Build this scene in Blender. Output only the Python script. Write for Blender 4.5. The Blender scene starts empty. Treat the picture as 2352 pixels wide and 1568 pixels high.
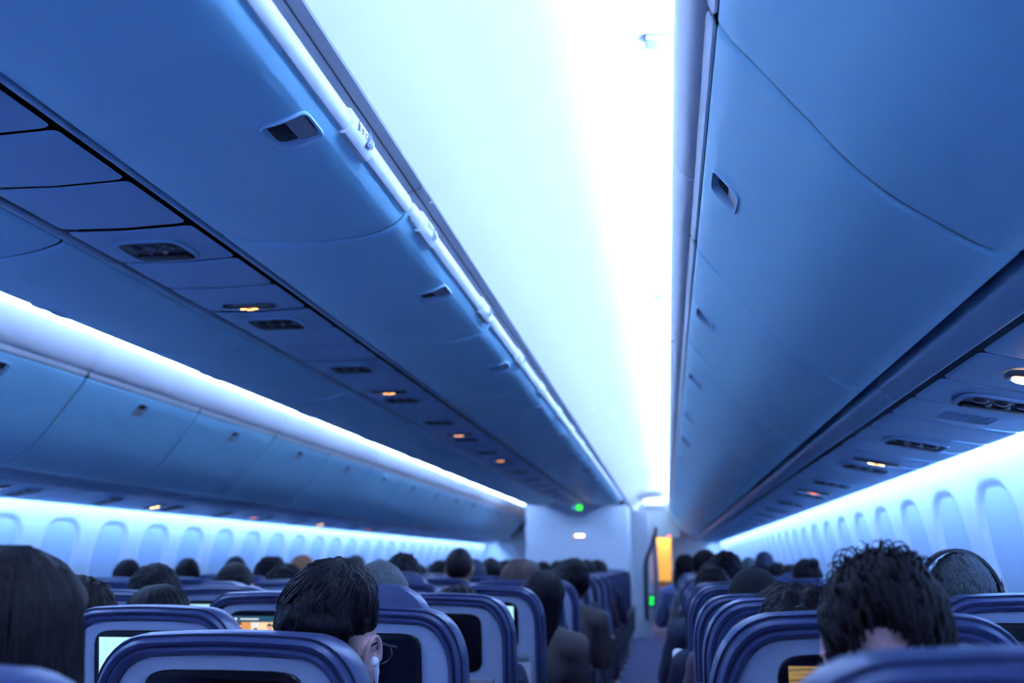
import bpy, bmesh, math, random
from mathutils import Vector, Matrix, noise
R = random.Random(7)
C = bpy.context.scene.collection
PI = math.pi
H = 1.25                    # camera height above the cabin floor
CX = -1.29                  # centre line of the cabin; the camera is at x = 0, y = 0
def mir(x): return 2*CX - x
ORD = ['', 'first', 'second', 'third', 'fourth', 'fifth', 'sixth', 'seventh', 'eighth', 'ninth', 'tenth', 'eleventh', 'twelfth',
       'thirteenth', 'fourteenth', 'fifteenth', 'sixteenth', 'seventeenth', 'eighteenth', 'nineteenth', 'twentieth',
       'twenty-first', 'twenty-second', 'twenty-third', 'twenty-fourth', 'twenty-fifth', 'twenty-sixth', 'twenty-seventh',
       'twenty-eighth', 'twenty-ninth', 'thirtieth', 'thirty-first', 'thirty-second', 'thirty-third', 'thirty-fourth', 'thirty-fifth']

# ---------------------------------------------------------------- materials
def mat(name, col, rough=.5, bump=0., scale=60., metal=0., var=0., emit=None, strength=1., spec=.5, coat=0.):
    m = bpy.data.materials.new(name); m.use_nodes = True
    nt = m.node_tree; b = nt.nodes['Principled BSDF']
    b.inputs['Base Color'].default_value = (*col, 1); b.inputs['Roughness'].default_value = rough
    b.inputs['Metallic'].default_value = metal
    b.inputs['Specular IOR Level'].default_value = spec
    if coat: b.inputs['Coat Weight'].default_value = coat
    if emit:
        b.inputs['Emission Color'].default_value = (*emit, 1); b.inputs['Emission Strength'].default_value = strength
    if bump or var:
        tc = nt.nodes.new('ShaderNodeTexCoord'); nz = nt.nodes.new('ShaderNodeTexNoise')
        nz.inputs['Scale'].default_value = scale; nz.inputs['Detail'].default_value = 4
        nt.links.new(tc.outputs['Object'], nz.inputs['Vector'])
        if bump:
            bp = nt.nodes.new('ShaderNodeBump'); bp.inputs['Strength'].default_value = bump; bp.inputs['Distance'].default_value = .002
            nt.links.new(nz.outputs['Fac'], bp.inputs['Height']); nt.links.new(bp.outputs['Normal'], b.inputs['Normal'])
        if var:
            rp = nt.nodes.new('ShaderNodeValToRGB')
            rp.color_ramp.elements[0].position = .3; rp.color_ramp.elements[1].position = .7
            rp.color_ramp.elements[0].color = (*[c*(1-var) for c in col], 1)
            rp.color_ramp.elements[1].color = (*[min(1, c*(1+var)) for c in col], 1)
            nt.links.new(nz.outputs['Fac'], rp.inputs['Fac']); nt.links.new(rp.outputs['Color'], b.inputs['Base Color'])
    return m
def hairmat(name, col, rough=.45, scale=90.):
    m = mat(name, col, rough, spec=.13); nt = m.node_tree; b = nt.nodes['Principled BSDF']
    tc = nt.nodes.new('ShaderNodeTexCoord'); mp = nt.nodes.new('ShaderNodeMapping'); mp.inputs['Scale'].default_value = (3, 3, .35)
    nz = nt.nodes.new('ShaderNodeTexNoise'); nz.inputs['Scale'].default_value = scale; nz.inputs['Detail'].default_value = 3
    nt.links.new(tc.outputs['Object'], mp.inputs['Vector']); nt.links.new(mp.outputs['Vector'], nz.inputs['Vector'])
    bp = nt.nodes.new('ShaderNodeBump'); bp.inputs['Strength'].default_value = .9; bp.inputs['Distance'].default_value = .004
    nt.links.new(nz.outputs['Fac'], bp.inputs['Height']); nt.links.new(bp.outputs['Normal'], b.inputs['Normal'])
    rp = nt.nodes.new('ShaderNodeValToRGB'); rp.color_ramp.elements[0].position = .35; rp.color_ramp.elements[1].position = .7
    rp.color_ramp.elements[0].color = (*[c*.6 for c in col], 1); rp.color_ramp.elements[1].color = (*[min(1, c*1.7) for c in col], 1)
    nt.links.new(nz.outputs['Fac'], rp.inputs['Fac']); nt.links.new(rp.outputs['Color'], b.inputs['Base Color'])
    return m
LC = (.225, .44, 1.0)       # colour of the cabin's mood lighting
M = dict(
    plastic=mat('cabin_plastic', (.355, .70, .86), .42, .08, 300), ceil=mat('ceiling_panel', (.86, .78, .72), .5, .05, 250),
    wall=mat('sidewall_plastic', (.72, .76, .80), .5, .06, 250), fascia=mat('fascia_plastic', (.72, .72, .74), .45, .05, 250),
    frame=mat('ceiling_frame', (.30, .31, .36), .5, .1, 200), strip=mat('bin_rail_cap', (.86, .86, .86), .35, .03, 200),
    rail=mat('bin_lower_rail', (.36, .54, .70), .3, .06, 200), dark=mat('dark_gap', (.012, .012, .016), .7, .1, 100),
    cup=mat('latch_cup', (.07, .075, .09), .45, .1, 200), paddle=mat('latch_paddle', (.30, .31, .34), .35, .05, 200),
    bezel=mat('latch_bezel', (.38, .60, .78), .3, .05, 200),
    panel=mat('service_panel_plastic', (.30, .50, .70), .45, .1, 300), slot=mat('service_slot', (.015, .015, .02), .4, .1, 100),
    lens=mat('lamp_lens', (.06, .065, .085), .15, .02, 100), nozzle=mat('air_nozzle', (.18, .18, .2), .3, .02, 100),
    carpet=mat('carpet', (.17, .165, .30), .95, .9, 500, var=.35), shade=mat('window_shade', (.50, .60, .73), .55, .05, 150),
    leather=mat('navy_leather', (.060, .070, .165), .34, .25, 260, var=.12), shell=mat('seat_shell', (.40, .43, .58), .45, .25, 500, var=.06),
    tray=mat('tray_plastic', (.58, .56, .60), .4, .08, 300), shelf=mat('seat_shelf', (.30, .29, .33), .5, .1, 200),
    black=mat('screen_bezel_black', (.008, .008, .010), .25, .02, 100), off=mat('screen_glass_off', (.006, .006, .009), .12, .01, 100),
    metal=mat('seat_metal', (.28, .28, .31), .4, .05, 100, metal=.8), arm=mat('armrest_pad', (.10, .10, .14), .5, .2, 200),
    fabric=mat('seat_cushion_leather', (.07, .065, .13), .5, .3, 200, var=.15),
    bulk=mat('bulkhead_laminate', (.74, .80, .84), .5, .1, 120, var=.03), curtain=mat('curtain_cloth', (.05, .05, .075), .9, .4, 200, var=.3),
    curtain_pale=mat('curtain_cloth_pale', (.55, .55, .6), .8, .4, 200, var=.1),
    cream=mat('galley_laminate', (.85, .72, .42), .5, .1, 100, var=.06), wood=mat('galley_counter', (.40, .27, .12), .5, .2, 60, var=.3),
    ink=mat('sign_ink_blue', (.02, .05, .22), .5, .02, 100), white=mat('sign_white', (.85, .85, .85), .4, .02, 100), dim=mat('sign_ink_grey', (.05, .07, .15), .5, .02, 100),
    cove=mat('cove_light_tube', (.8, .8, .8), .5, emit=LC, strength=102.), wash=mat('wash_light_tube', (.8, .8, .8), .5, emit=LC, strength=178.),
    lintel_fill=mat('lintel_fill_light', (.8, .8, .8), .5, emit=(.5, .75, 1.), strength=5.),
    amber=mat('sign_lit_amber', (.3, .2, .1), .5, emit=(1., .45, .12), strength=5.), red=mat('sign_lit_red', (.3, .05, .05), .5, emit=(1., .12, .08), strength=4.),
    yellow=mat('lamp_lit_yellow', (.4, .3, .1), .5, emit=(1., .66, .16), strength=16.), pink=mat('sign_lit_pink', (.4, .2, .1), .5, emit=(1., .40, .28), strength=2.2),
    warm=mat('lamp_lit_warm', (.4, .3, .2), .5, emit=(1., .62, .28), strength=14.),
    green=mat('exit_lit_green', (.05, .3, .05), .5, emit=(.0, 1., .02), strength=2.2), cyan=mat('sign_lit_cyan', (.1, .3, .4), .5, emit=(.12, .5, .8), strength=.7),
    galleylamp=mat('galley_lamp', (.6, .5, .3), .5, emit=(1., .62, .17), strength=26.),
    bright=mat('screen_lit_pale', (.1, .1, .1), .3, emit=(.50, .92, 1.), strength=1.05),
    skin=mat('skin', (.66, .36, .34), .5, .15, 300, var=.08), skin_tan=mat('skin_tan', (.40, .24, .17), .5, .15, 300, var=.08), skin_dark=mat('skin_dark', (.16, .09, .065), .5, .15, 300, var=.08),
    earbud=mat('earbud_white', (.9, .9, .9), .25, .01, 100), hp=mat('headphone_black', (.012, .012, .014), .35, .1, 200), silver=mat('silver_trim', (.7, .7, .7), .25, .02, 100, metal=1.),
    paper=mat('pillow_white', (.85, .85, .86), .7, .2, 80, var=.05),
)

# ---------------------------------------------------------------- mesh building
class MB:
    def __init__(s): s.v = []; s.f = []; s.m = []
    def add(s, vs, fs, mi=0):
        o = len(s.v); s.v += [tuple(v) for v in vs]; s.f += [tuple(i+o for i in f) for f in fs]; s.m += [mi]*len(fs)
        return s
    def box(s, c, d, bev=0., mi=0, seg=2, M4=None):
        bm = bmesh.new(); bmesh.ops.create_cube(bm, size=1.)
        for v in bm.verts: v.co = Vector((v.co.x*d[0], v.co.y*d[1], v.co.z*d[2]))
        if bev: bmesh.ops.bevel(bm, geom=bm.edges[:], offset=bev, segments=seg, profile=.5, affect='EDGES')
        T = Matrix.Translation(c) @ (M4 or Matrix.Identity(4))
        bm.verts.index_update()
        s.add([T @ v.co for v in bm.verts], [[v.index for v in f.verts] for f in bm.faces], mi); bm.free(); return s
    def loft(s, loops, cap0=True, cap1=True, closed=True, mi=0):
        n = len(loops[0]); vs = [p for l in loops for p in l]; fs = []
        for i in range(len(loops)-1):
            for j in range(n if closed else n-1):
                k = (j+1) % n
                fs.append((i*n+j, i*n+k, (i+1)*n+k, (i+1)*n+j))
        if cap0: fs.append(tuple(range(n))[::-1])
        if cap1: fs.append(tuple(range((len(loops)-1)*n, len(loops)*n)))
        return s.add(vs, fs, mi)
    def ball(s, c, r, n=20, m=12, fn=None, M4=None, mi=0):
        if not hasattr(r, '__len__'): r = (r, r, r)
        loops = []
        for i in range(1, m):
            th = PI*i/m; l = []
            for j in range(n):
                a = 2*PI*j/n
                d = Vector((math.sin(th)*math.cos(a), math.sin(th)*math.sin(a), math.cos(th)))
                k = fn(d) if fn else 1.
                l.append(Vector((d.x*r[0]*k, d.y*r[1]*k, d.z*r[2]*k)))
            loops.append(l)
        vs = [p for l in loops for p in l]; fs = []
        for i in range(m-2):
            for j in range(n):
                k = (j+1) % n; fs.append((i*n+j, (i+1)*n+j, (i+1)*n+k, i*n+k))
        kt = fn(Vector((0, 0, 1))) if fn else 1.; kb = fn(Vector((0, 0, -1))) if fn else 1.
        vs += [Vector((0, 0, r[2]*kt)), Vector((0, 0, -r[2]*kb))]; t = len(vs)-2
        for j in range(n):
            k = (j+1) % n; fs.append((t, j, k)); fs.append((t+1, (m-2)*n+k, (m-2)*n+j))
        T = Matrix.Translation(c) @ (M4 or Matrix.Identity(4))
        return s.add([T @ v for v in vs], fs, mi)
    def tube(s, pts, r, n=10, mi=0, closed=False):
        pts = [Vector(p) for p in pts]; k = len(pts); loops = []; up = None
        for i, p in enumerate(pts):
            if closed: t = (pts[(i+1) % k]-pts[i-1])
            else: t = pts[min(i+1, k-1)]-pts[max(i-1, 0)]
            t.normalize()
            if up is None: up = Vector((0, 0, 1)) if abs(t.z) < .9 else Vector((1, 0, 0))
            a = t.cross(up).normalized(); b = a.cross(t).normalized(); up = b
            ri = r[i] if hasattr(r, '__len__') else r
            loops.append([p + a*math.cos(2*PI*j/n)*ri + b*math.sin(2*PI*j/n)*ri for j in range(n)])
        if closed: loops.append(loops[0])
        return s.loft(loops, not closed, not closed, True, mi)
    def cap(s, p0, r0, p1, r1, n=14):       # tapered capsule as three overlapping closed pieces
        p0 = Vector(p0); p1 = Vector(p1)
        s.ball(p0, r0, n, 8); s.ball(p1, r1, n, 8); return s.tube([p0, p1], [r0, r1], n)
    def sweep(s, prof, ys, off=None, mi=0):   # an open profile (x, z) swept along y; off(y) pushes it along its normal
        n = len(prof); nr = normals(prof); loops = []
        for y in ys:
            o = off(y) if off else 0.
            loops.append([Vector((prof[i][0]+nr[i][0]*o, y, prof[i][1]+nr[i][1]*o)) for i in range(n)])
        return s.loft(loops, False, False, False, mi)
    def prism(s, prof, y0, y1, mi=0):        # closed profile
        return s.loft([[Vector((x, y0, z)) for x, z in prof], [Vector((x, y1, z)) for x, z in prof]], True, True, True, mi)
    def xf(s, T): s.v = [tuple(T @ Vector(v)) for v in s.v]; return s
    def flipx(s, about): s.v = [(2*about-x, y, z) for x, y, z in s.v]; s.f = [f[::-1] for f in s.f]; return s
    def mesh(s, name, mats, angle=35., smooth=True):
        me = bpy.data.meshes.new(name); me.from_pydata(s.v, [], s.f)
        for m in (mats if isinstance(mats, (list, tuple)) else [mats]): me.materials.append(m)
        me.polygons.foreach_set('material_index', s.m)
        bm = bmesh.new(); bm.from_mesh(me); bmesh.ops.recalc_face_normals(bm, faces=bm.faces[:]); bm.to_mesh(me); bm.free()
        if smooth:
            me.polygons.foreach_set('use_smooth', [True]*len(me.polygons)); me.set_sharp_from_angle(angle=math.radians(angle))
        me.update(); return me
    def build(s, name, mats, parent=None, loc=(0, 0, 0), angle=35., smooth=True):
        return link(name, s.mesh(name, mats, angle, smooth), parent, loc)
def normals(prof):
    out = []
    for i in range(len(prof)):
        a = prof[max(i-1, 0)]; b = prof[min(i+1, len(prof)-1)]
        t = Vector((b[0]-a[0], b[1]-a[1])).normalized(); out.append((-t.y, t.x))
    return out
def link(name, me, parent=None, loc=(0, 0, 0)):
    o = bpy.data.objects.new(name, me); C.objects.link(o); o.location = loc
    if parent: o.parent = parent
    return o
def tag(o, label=None, cat=None, group=None, kind=None):
    if label: o['label'] = label
    if cat: o['category'] = cat
    if group: o['group'] = group
    if kind: o['kind'] = kind
    return o
def thing(name, label, cat, loc=(0, 0, 0), group=None):
    o = bpy.data.objects.new(name, None); o.empty_display_size = .05; C.objects.link(o); o.location = loc
    return tag(o, label, cat, group)
def struct(name, mb, m, label=None, angle=35., smooth=True):
    o = mb.build(name, m, None, (0, 0, 0), angle, smooth); return tag(o, label, None, None, 'structure')
KIDS = {}
def copy_tree(o, parent=None, skip=()):
    c = o.copy(); C.objects.link(c)
    if parent: c.parent = parent
    for ch in o.children:
        if ch.name.split('.')[0] in skip: continue
        copy_tree(ch, c, skip)
    return c
def dup(o, loc, label, skip=()):
    c = copy_tree(o, None, skip); c.location = loc; c['label'] = label; return c
def catmull(pts, sub=6):
    out = []; n = len(pts)
    for i in range(n-1):
        p0 = pts[max(i-1, 0)]; p1 = pts[i]; p2 = pts[i+1]; p3 = pts[min(i+2, n-1)]
        for k in range(sub):
            t = k/sub
            out.append(tuple(.5*((2*p1[a])+(-p0[a]+p2[a])*t+(2*p0[a]-5*p1[a]+4*p2[a]-p3[a])*t*t+(-p0[a]+3*p1[a]-3*p2[a]+p3[a])*t**3) for a in range(len(p1))))
    out.append(tuple(pts[-1])); return out
class Path:      # a profile (x, z) by arc length
    def __init__(s, pts):
        s.p = catmull(pts, 8); s.d = [0.]
        for a, b in zip(s.p, s.p[1:]): s.d.append(s.d[-1]+math.hypot(b[0]-a[0], b[1]-a[1]))
        s.len = s.d[-1]
    def at(s, t):
        t = min(max(t, 0.), s.len)
        i = 0
        while i < len(s.d)-2 and s.d[i+1] < t: i += 1
        k = (t-s.d[i])/max(1e-9, s.d[i+1]-s.d[i]); a, b = s.p[i], s.p[i+1]
        return (a[0]+(b[0]-a[0])*k, a[1]+(b[1]-a[1])*k)
    def nrm(s, t):
        a = s.at(t-.006); b = s.at(t+.006); v = Vector((b[0]-a[0], b[1]-a[1])).normalized(); return (-v.y, v.x)
def sm(a, b, x):
    t = min(max((x-a)/(b-a), 0.), 1.); return t*t*(3-2*t)
def up(prof): return [(x, z+H) for x, z in prof]
def frange(a, b, st):
    n = max(1, int(round((b-a)/st))); return [a+(b-a)*i/n for i in range(n+1)]

# ---------------------------------------------------------------- the setting
Y0, Y1 = -2.5, 20.2
fl = MB(); fl.box((CX, (Y0+Y1+3)/2, -.02), (4.9, Y1-Y0+3, .04))
struct('floor', fl, M['carpet'], 'dark blue carpet running down the aisle between the seats')

WIN_R0, WIN_L0, WP = 3.40, 4.92, .557
wprof = Path(up([(1.012, .52), (1.022, .46), (1.035, .40), (1.047, .32), (1.064, .21), (1.0795, .11), (1.095, .01), (1.1105, -.09), (1.118, -.16), (1.122, -.35), (1.11, -.6), (1.09, -1.0), (1.06, -1.27)]))
def recess(y, z, y0):
    # depth of the soft window niche at (y along the wall, z above camera height); y0: centre of one window
    k = round((y-y0)/WP); u = (y-y0-k*WP)
    zt = .268; zc = .03
    hw = .195
    w = z-zc; hh = (zt-zc) if w > 0 else .30
    q = (abs(u)/hw)**3.2 + (abs(w)/hh)**(2.6 if w > 0 else 3.2)
    d = .016*(1-sm(.66, 1.05, q))
    ys = y0 + WP*.5; s = (y-ys)/(2*WP); sd = abs(s-round(s))*2*WP    # panel joints every second window
    d += .010*(1-sm(.0, .007, sd)) - .006*(1-sm(.006, .05, sd))
    return d
def side_wall(name, y0, left):
    b = MB(); ys = frange(Y0, Y1+.6, .0186); ss = frange(0, .80, .0145) + frange(.80, wprof.len, .06)[1:]
    pts = []
    pn = [(wprof.at(s), wprof.nrm(s)) for s in ss]
    loops = []
    for y in ys:
        l = []
        for (p, n) in pn:
            d = recess(y, p[1]-H, y0); sgn = 1 if n[0] > 0 else -1
            l.append(Vector((p[0]+n[0]*d*sgn, y, p[1]+n[1]*d*sgn)))
        loops.append(l)
    b.loft(loops, False, False, False)
    if left: b.flipx(CX)
    return struct(name, b, M['wall'], 'pale sidewall with soft window niches ' + ('beyond the far aisle' if left else 'beside the pair of seats'), 180)
side_wall('wall_right', WIN_R0, False); side_wall('wall_left', WIN_L0, True)
# windows: a rounded frame with its closed shade
def rrect(hw, hh, n=28, e=3.6):
    out = []
    for i in range(n):
        a = 2*PI*i/n; c, s = math.cos(a), math.sin(a)
        out.append((hw*math.copysign(abs(c)**(2/e), c), hh*math.copysign(abs(s)**(2/e), s)))
    return out
wframe = MB(); wshade = MB()
def wl(hw, hh, d): return [Vector((d, u, w)) for u, w in rrect(hw, hh, 40, 2.9)]
wframe.loft([wl(.166, .206, .02), wl(.166, .206, .0012), wl(.161, .201, .0012), wl(.1604, .2004, .0018), wl(.160, .200, .01)], False, False)
wshade.loft([wl(.1602, .2002, .008), wl(.1602, .2002, .0012), wl(.08, .10, .0008)], True, True)
wshade.box((.001, 0, -.165), (.006, .10, .008), .003)
wf = wframe.mesh('window_frame', M['wall'], 30); ws = wshade.mesh('window_shade', M['shade'], 30)
nwin = 0
for left in (False, True):
    y = WIN_L0 if left else WIN_R0
    for k in range(-2 if left else -1, 30):
        yy = y+k*WP
        if yy > Y1: break
        nwin += 1
        o = link('window_%d' % nwin, wf); sx = -1 if left else 1
        xx = 1.1058
        o.location = (mir(xx-.002) if left else xx-.002, yy, H+.045); o.scale = (sx, 1, 1); o.rotation_euler = (0, math.radians(-8.8)*sx, 0)
        tag(o, 'cabin window with its pale shade closed, %s along the %s wall' % (ORD[k+(3 if left else 2)], 'far' if left else 'near'), None, None, 'structure')
        link('window_shade', ws, o)
# ceilings: one vault above each aisle
CS = .915
cpts = [(-.5625, .9005), (-.560, .907), (-.509, .974), (-.422, 1.067), (-.313, 1.140), (-.204, 1.174), (-.096, 1.187), (.010, 1.181), (.088, 1.164), (.155, 1.130), (.208, 1.082), (.236, 1.03)]
cprof = up(catmull(cpts, 4)); YC = 15.6
SEAM = [-2.25+2.25*k for k in range(9)]
def cys(y0, y1):
    ys = set([y0, y1])
    for s in SEAM:
        for d in (-.006, -.003, .003, .006):
            if y0 < s+d < y1: ys.add(s+d)
    return sorted(ys)
def coff(y):
    for s in SEAM:
        if abs(y-s) < .0045: return .006
    return 0.
for left in (False, True):
    b = MB().sweep(cprof, cys(Y0, YC), coff)
    if left: b.flipx(CX)
    struct('ceiling', b, M['ceil'], 'white vaulted ceiling glowing over the ' + ('far aisle' if left else 'near aisle'), 50)
# small catches on the near vault
for i, y in enumerate((2.03, 4.28, 6.53)):
    b = MB().box((0, 0, 0), (.075, .045, .016), .004).box((-.01, 0, -.008), (.05, .022, .006), .002)
    b.xf(Matrix.Rotation(math.radians(8), 4, 'Y')); o = b.build('ceiling_latch', M['frame'], None, (.03, y, H+1.168))
    tag(o, 'small rectangular catch on the bright aisle ceiling, %s ahead' % ORD[i+1], 'latch', 'ceiling catches')
# trims: fascia over the outer bins, frame over the centre bins, lower rails, closers
fasc = up(catmull([(.118, .888), (.100, .880), (.086, .880), (.070, .893), (.055, .93), (.049, .97), (.050, 1.01), (.057, 1.04), (.075, 1.052), (.10, 1.048), (.108, 1.02), (.235, 1.02), (.24, 1.06)], 3))
framep = up([(-.606, .868), (-.604, .883), (-.598, .8875), (-.5865, .892), (-.586, .898), (-.583, .898), (-.5825, .8935), (-.568, .8985), (-.5605, .8985), (-.5585, .903), (-.561, .910), (-.572, .914)])
fseam = [4.08-mk*2.26 for mk in range(-6, 4)]
n_t = 0
def trim(b, m, label, a=40):
    global n_t
    n_t += 1; return struct('trim_%d' % n_t, b, m, label, a)
for left in (False, True):
    side = 'far' if left else 'near'
    def ys2(y0, y1, seams, g=.0025):
        ys = set([y0, y1])
        for s in seams:
            for d in (-2*g, -g, g, 2*g):
                if y0 < s+d < y1: ys.add(s+d)
        return sorted(ys)
    fs = fseam if left else [2.16-2.26, 2.16, 4.42, 6.68, 8.94, 11.2]
    b = MB().sweep(fasc, ys2(Y0, 19.6, fs), lambda y: -.005 if any(abs(y-s) < .003 for s in fs) else 0.)
    if left: b.flipx(CX)
    trim(b, M['fascia'], 'pale curved fascia above the outer bins of the %s aisle' % side)
    b = MB().sweep(framep, ys2(Y0, YC, [2.155, 4.41, 6.66]), lambda y: .004 if any(abs(y-s) < .003 for s in (2.155, 4.41, 6.66)) else 0.)
    if left: b.flipx(CX)
    trim(b, M['frame'], 'grey frame between the centre bins and the ceiling of the %s aisle' % side)
    rs = [2.554+1.13*k for k in range(-4, 16)]
    rp = up(catmull([(.556, .475), (.556, .447), (.559, .434), (.568, .422), (.583, .409), (.593, .402), (.599, .404), (.600, .43)], 4))
    b = MB().sweep(rp, ys2(Y0, 19.6, rs, .0015), lambda y: .003 if any(abs(y-s) < .002 for s in rs) else 0.)
    if left: b.flipx(CX)
    trim(b, M['rail'], 'rounded lower rail along the bottom of the outer bins of the %s side' % side)
    # near-black sheets stand in for gap shade; the added fold blocks tube light
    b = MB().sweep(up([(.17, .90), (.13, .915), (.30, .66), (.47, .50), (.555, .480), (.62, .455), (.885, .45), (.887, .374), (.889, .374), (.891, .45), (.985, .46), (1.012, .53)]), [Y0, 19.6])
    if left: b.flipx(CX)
    trim(b, M['dark'], 'dark light-blocking liner behind the outer bins of the %s side' % side)
b = MB().sweep(up([(-.63, .955), (-.64, .87), (-.78, .81), (-1.05, .82), (-1.07, .86), (CX, .87), (mir(-1.07), .86), (mir(-1.05), .82), (mir(-.78), .80), (mir(-.64), .87), (mir(-.63), .955)]), [Y0, 14.1])
trim(b, M['dark'], 'dark liner behind the centre bins')
for left in (False, True):
    b = MB().prism(up([(-1.0885, .84), (-1.0885, .802), (-1.091, .798), (-1.097, .798), (-1.0995, .802), (-1.0995, .84)]), Y0, 14.05)
    if left: b.flipx(CX)
    trim(b, M['rail'], 'thin rail along the lower edge of the centre bins towards the ' + ('far aisle' if left else 'near aisle'))
# rear closing wall, behind the camera
struct('wall_back', MB().box((CX, Y0-.05, 1.3), (4.9, .05, 2.7)), M['bulk'], 'rear partition behind the camera')
# cove and wash lights
def strip_light(name, prof, y0, y1, m, label, left):
    # the tube is several real lengths end to end, one object
    b = MB().prism(prof, y0, y1)
    if left: b.flipx(CX)
    return tag(b.build(name, m), label, 'light')
for left in (False, True):
    side = 'far' if left else 'near'
    strip_light('cove_light', up([(.135, 1.028), (.195, 1.028), (.195, 1.036), (.135, 1.036)]), Y0+.05, 18.7, M['cove'], 'light tube hidden in the ceiling cove of the %s aisle' % side, left)
    strip_light('wash_light', up([(.915, .412), (.935, .405), (.937, .412), (.917, .420)]), Y0+.05, 19.5, M['wash'], 'light tube washing the window wall on the %s side' % side, left)
# ---------------------------------------------------------------- overhead bins
BL = 1.13
def make_bin(kind, path, hs, hv, hu, flip_paddle, strip_prof, origin):
    """door with a real latch opening, latch parts and top rail, swept along y and centred on y = 0; origin (x, z) is the thing's base."""
    ox, oz = origin; L = BL/2-.0055
    s_in = path.len*hs
    def P(s, y, h=0.):
        p = path.at(s); n = path.nrm(s); return Vector((p[0]-ox+n[0]*h*OUT, y, p[1]-oz+n[1]*h*OUT))
    mid = path.len*.5; n = path.nrm(mid); p = path.at(mid)
    OUT = 1 if (n[0]*(-.25-p[0])+n[1]*(.2+H-p[1])) > 0 else -1      # towards the aisle below
    # door
    sv = sorted(set([0., .004, .010, .018] + frange(.03, path.len-.03, .022) + [path.len-.018, path.len-.010, path.len-.004, path.len] + [s_in-hv, s_in+hv]))
    yv = sorted(set([-L, -L+.002, -L+.005, -L+.010, -L+.018] + frange(-L+.04, L-.04, .085) + [L-.018, L-.010, L-.005, L-.002, L, -hu, hu]))
    def edge(d, r=.013):
        return 0. if d >= r else r*.55*(1-math.sqrt(max(0., 1-(1-d/r)**2)))
    d = MB(); idx = {}; vs = []; fs = []
    for i, s in enumerate(sv):
        for j, y in enumerate(yv):
            inset = max(edge(L-abs(y)), edge(min(s, path.len-s)))
            idx[i, j] = len(vs); vs.append(P(s, y, -inset))
    for i in range(len(sv)-1):
        for j in range(len(yv)-1):
            if sv[i] >= s_in-hv-1e-6 and sv[i+1] <= s_in+hv+1e-6 and yv[j] >= -hu-1e-6 and yv[j+1] <= hu+1e-6: continue
            fs.append((idx[i, j], idx[i+1, j], idx[i+1, j+1], idx[i, j+1]))
    nface = len(fs)
    # skirts give the door its thickness
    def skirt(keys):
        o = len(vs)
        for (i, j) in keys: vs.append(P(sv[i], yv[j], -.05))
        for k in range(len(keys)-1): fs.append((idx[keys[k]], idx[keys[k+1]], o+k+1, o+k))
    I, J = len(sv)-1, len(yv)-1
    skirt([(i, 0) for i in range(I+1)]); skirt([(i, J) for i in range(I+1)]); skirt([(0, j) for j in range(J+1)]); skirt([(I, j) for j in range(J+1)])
    d.add(vs, fs); d.m = [0]*nface+[1]*(len(fs)-nface)      # skirts take the near-black gap material so the seams look shaded
    # latch
    cup = MB(); e = 6.0; N = 44
    def ring(ku, kv, h, ee=e): return [P(s_in+w, u, h) for u, w in rrect(ku, kv, N, ee)]
    bz = MB().loft([ring(hu*1.17, hv*1.18, -.003), ring(hu*1.15, hv*1.16, .003), ring(hu*1.10, hv*1.11, .005), ring(hu*1.03, hv*1.03, .0045), ring(hu*.985, hv*.985, -.004), ring(hu*.985, hv*.985, -.014)], False, False)
    cup.loft([ring(hu*1.1, hv*1.1, -.004, 8), ring(hu*1.0, hv*1.0, -.012), ring(hu*.95, hv*.93, -.026), ring(hu*.6, hv*.5, -.031)], False, True)
    pd = MB(); loops = []
    for k in range(7):
        t = k/6; w = (.93-t*.98)*hv*flip_paddle; uu = hu*.95*(1-.10*(1-t)**3) if k == 0 else hu*.95
        h = -.003-.010*t*t
        loops.append([P(s_in+w, -uu, h-.004), P(s_in+w, -uu, h), P(s_in+w, -uu*.5, h+.0015), P(s_in+w, 0, h+.002), P(s_in+w, uu*.5, h+.0015), P(s_in+w, uu, h), P(s_in+w, uu, h-.004)])
    pd.loft(loops, True, True, True)
    st = MB(); ys = [-L+.003, -L+.008, -L+.02, L-.02, L-.008, L-.003]; kk = [.35, .8, 1., 1., .8, .35]
    cx_ = sum(p[0] for p in strip_prof)/len(strip_prof); cz_ = sum(p[1] for p in strip_prof)/len(strip_prof)
    st.loft([[Vector((cx_+(x-cx_)*k-ox, y, cz_+(z-cz_)*k+H-oz)) for x, z in strip_prof] for y, k in zip(ys, kk)], True, True)
    return dict(door=d, latch_bezel=bz, latch_cup=cup, latch_paddle=pd, top_rail=st), origin
rpath = Path(up([(.1085, .851), (.113, .840), (.133, .806), (.163, .766), (.198, .718), (.238, .665), (.276, .613), (.316, .566), (.356, .528), (.389, .503), (.421, .480), (.456, .455), (.484, .441), (.506, .437), (.522, .438), (.534, .450)]))
ck = .888
cpath = Path(up([(x*ck, z*ck) for x, z in [(-.668, .945), (-.674, .925), (-.697, .900), (-.735, .880), (-.785, .868), (-.839, .861), (-.939, .856), (-1.041, .860), (-1.12, .872), (-1.17, .884), (-1.205, .897), (-1.214, .915)]]))
rstrip = [(.094, .884), (.097, .889), (.108, .888), (.113, .862), (.110, .855), (.105, .855), (.100, .862), (.0955, .873)]
cstrip = [(-.602, .823), (-.592, .819), (-.584, .825), (-.578, .838), (-.578, .850), (-.583, .860), (-.592, .866), (-.604, .866)]
parts_r, org_r = make_bin('outer', rpath, .135, .038, .050, 1, rstrip, (.30, .44+H))
parts_c, org_c = make_bin('centre', cpath, .185, .043, .048, -1, cstrip, (-.85, .757+H))
PMAT = dict(door='plastic', latch_bezel='bezel', latch_cup='cup', latch_paddle='paddle', top_rail='strip')
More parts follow.
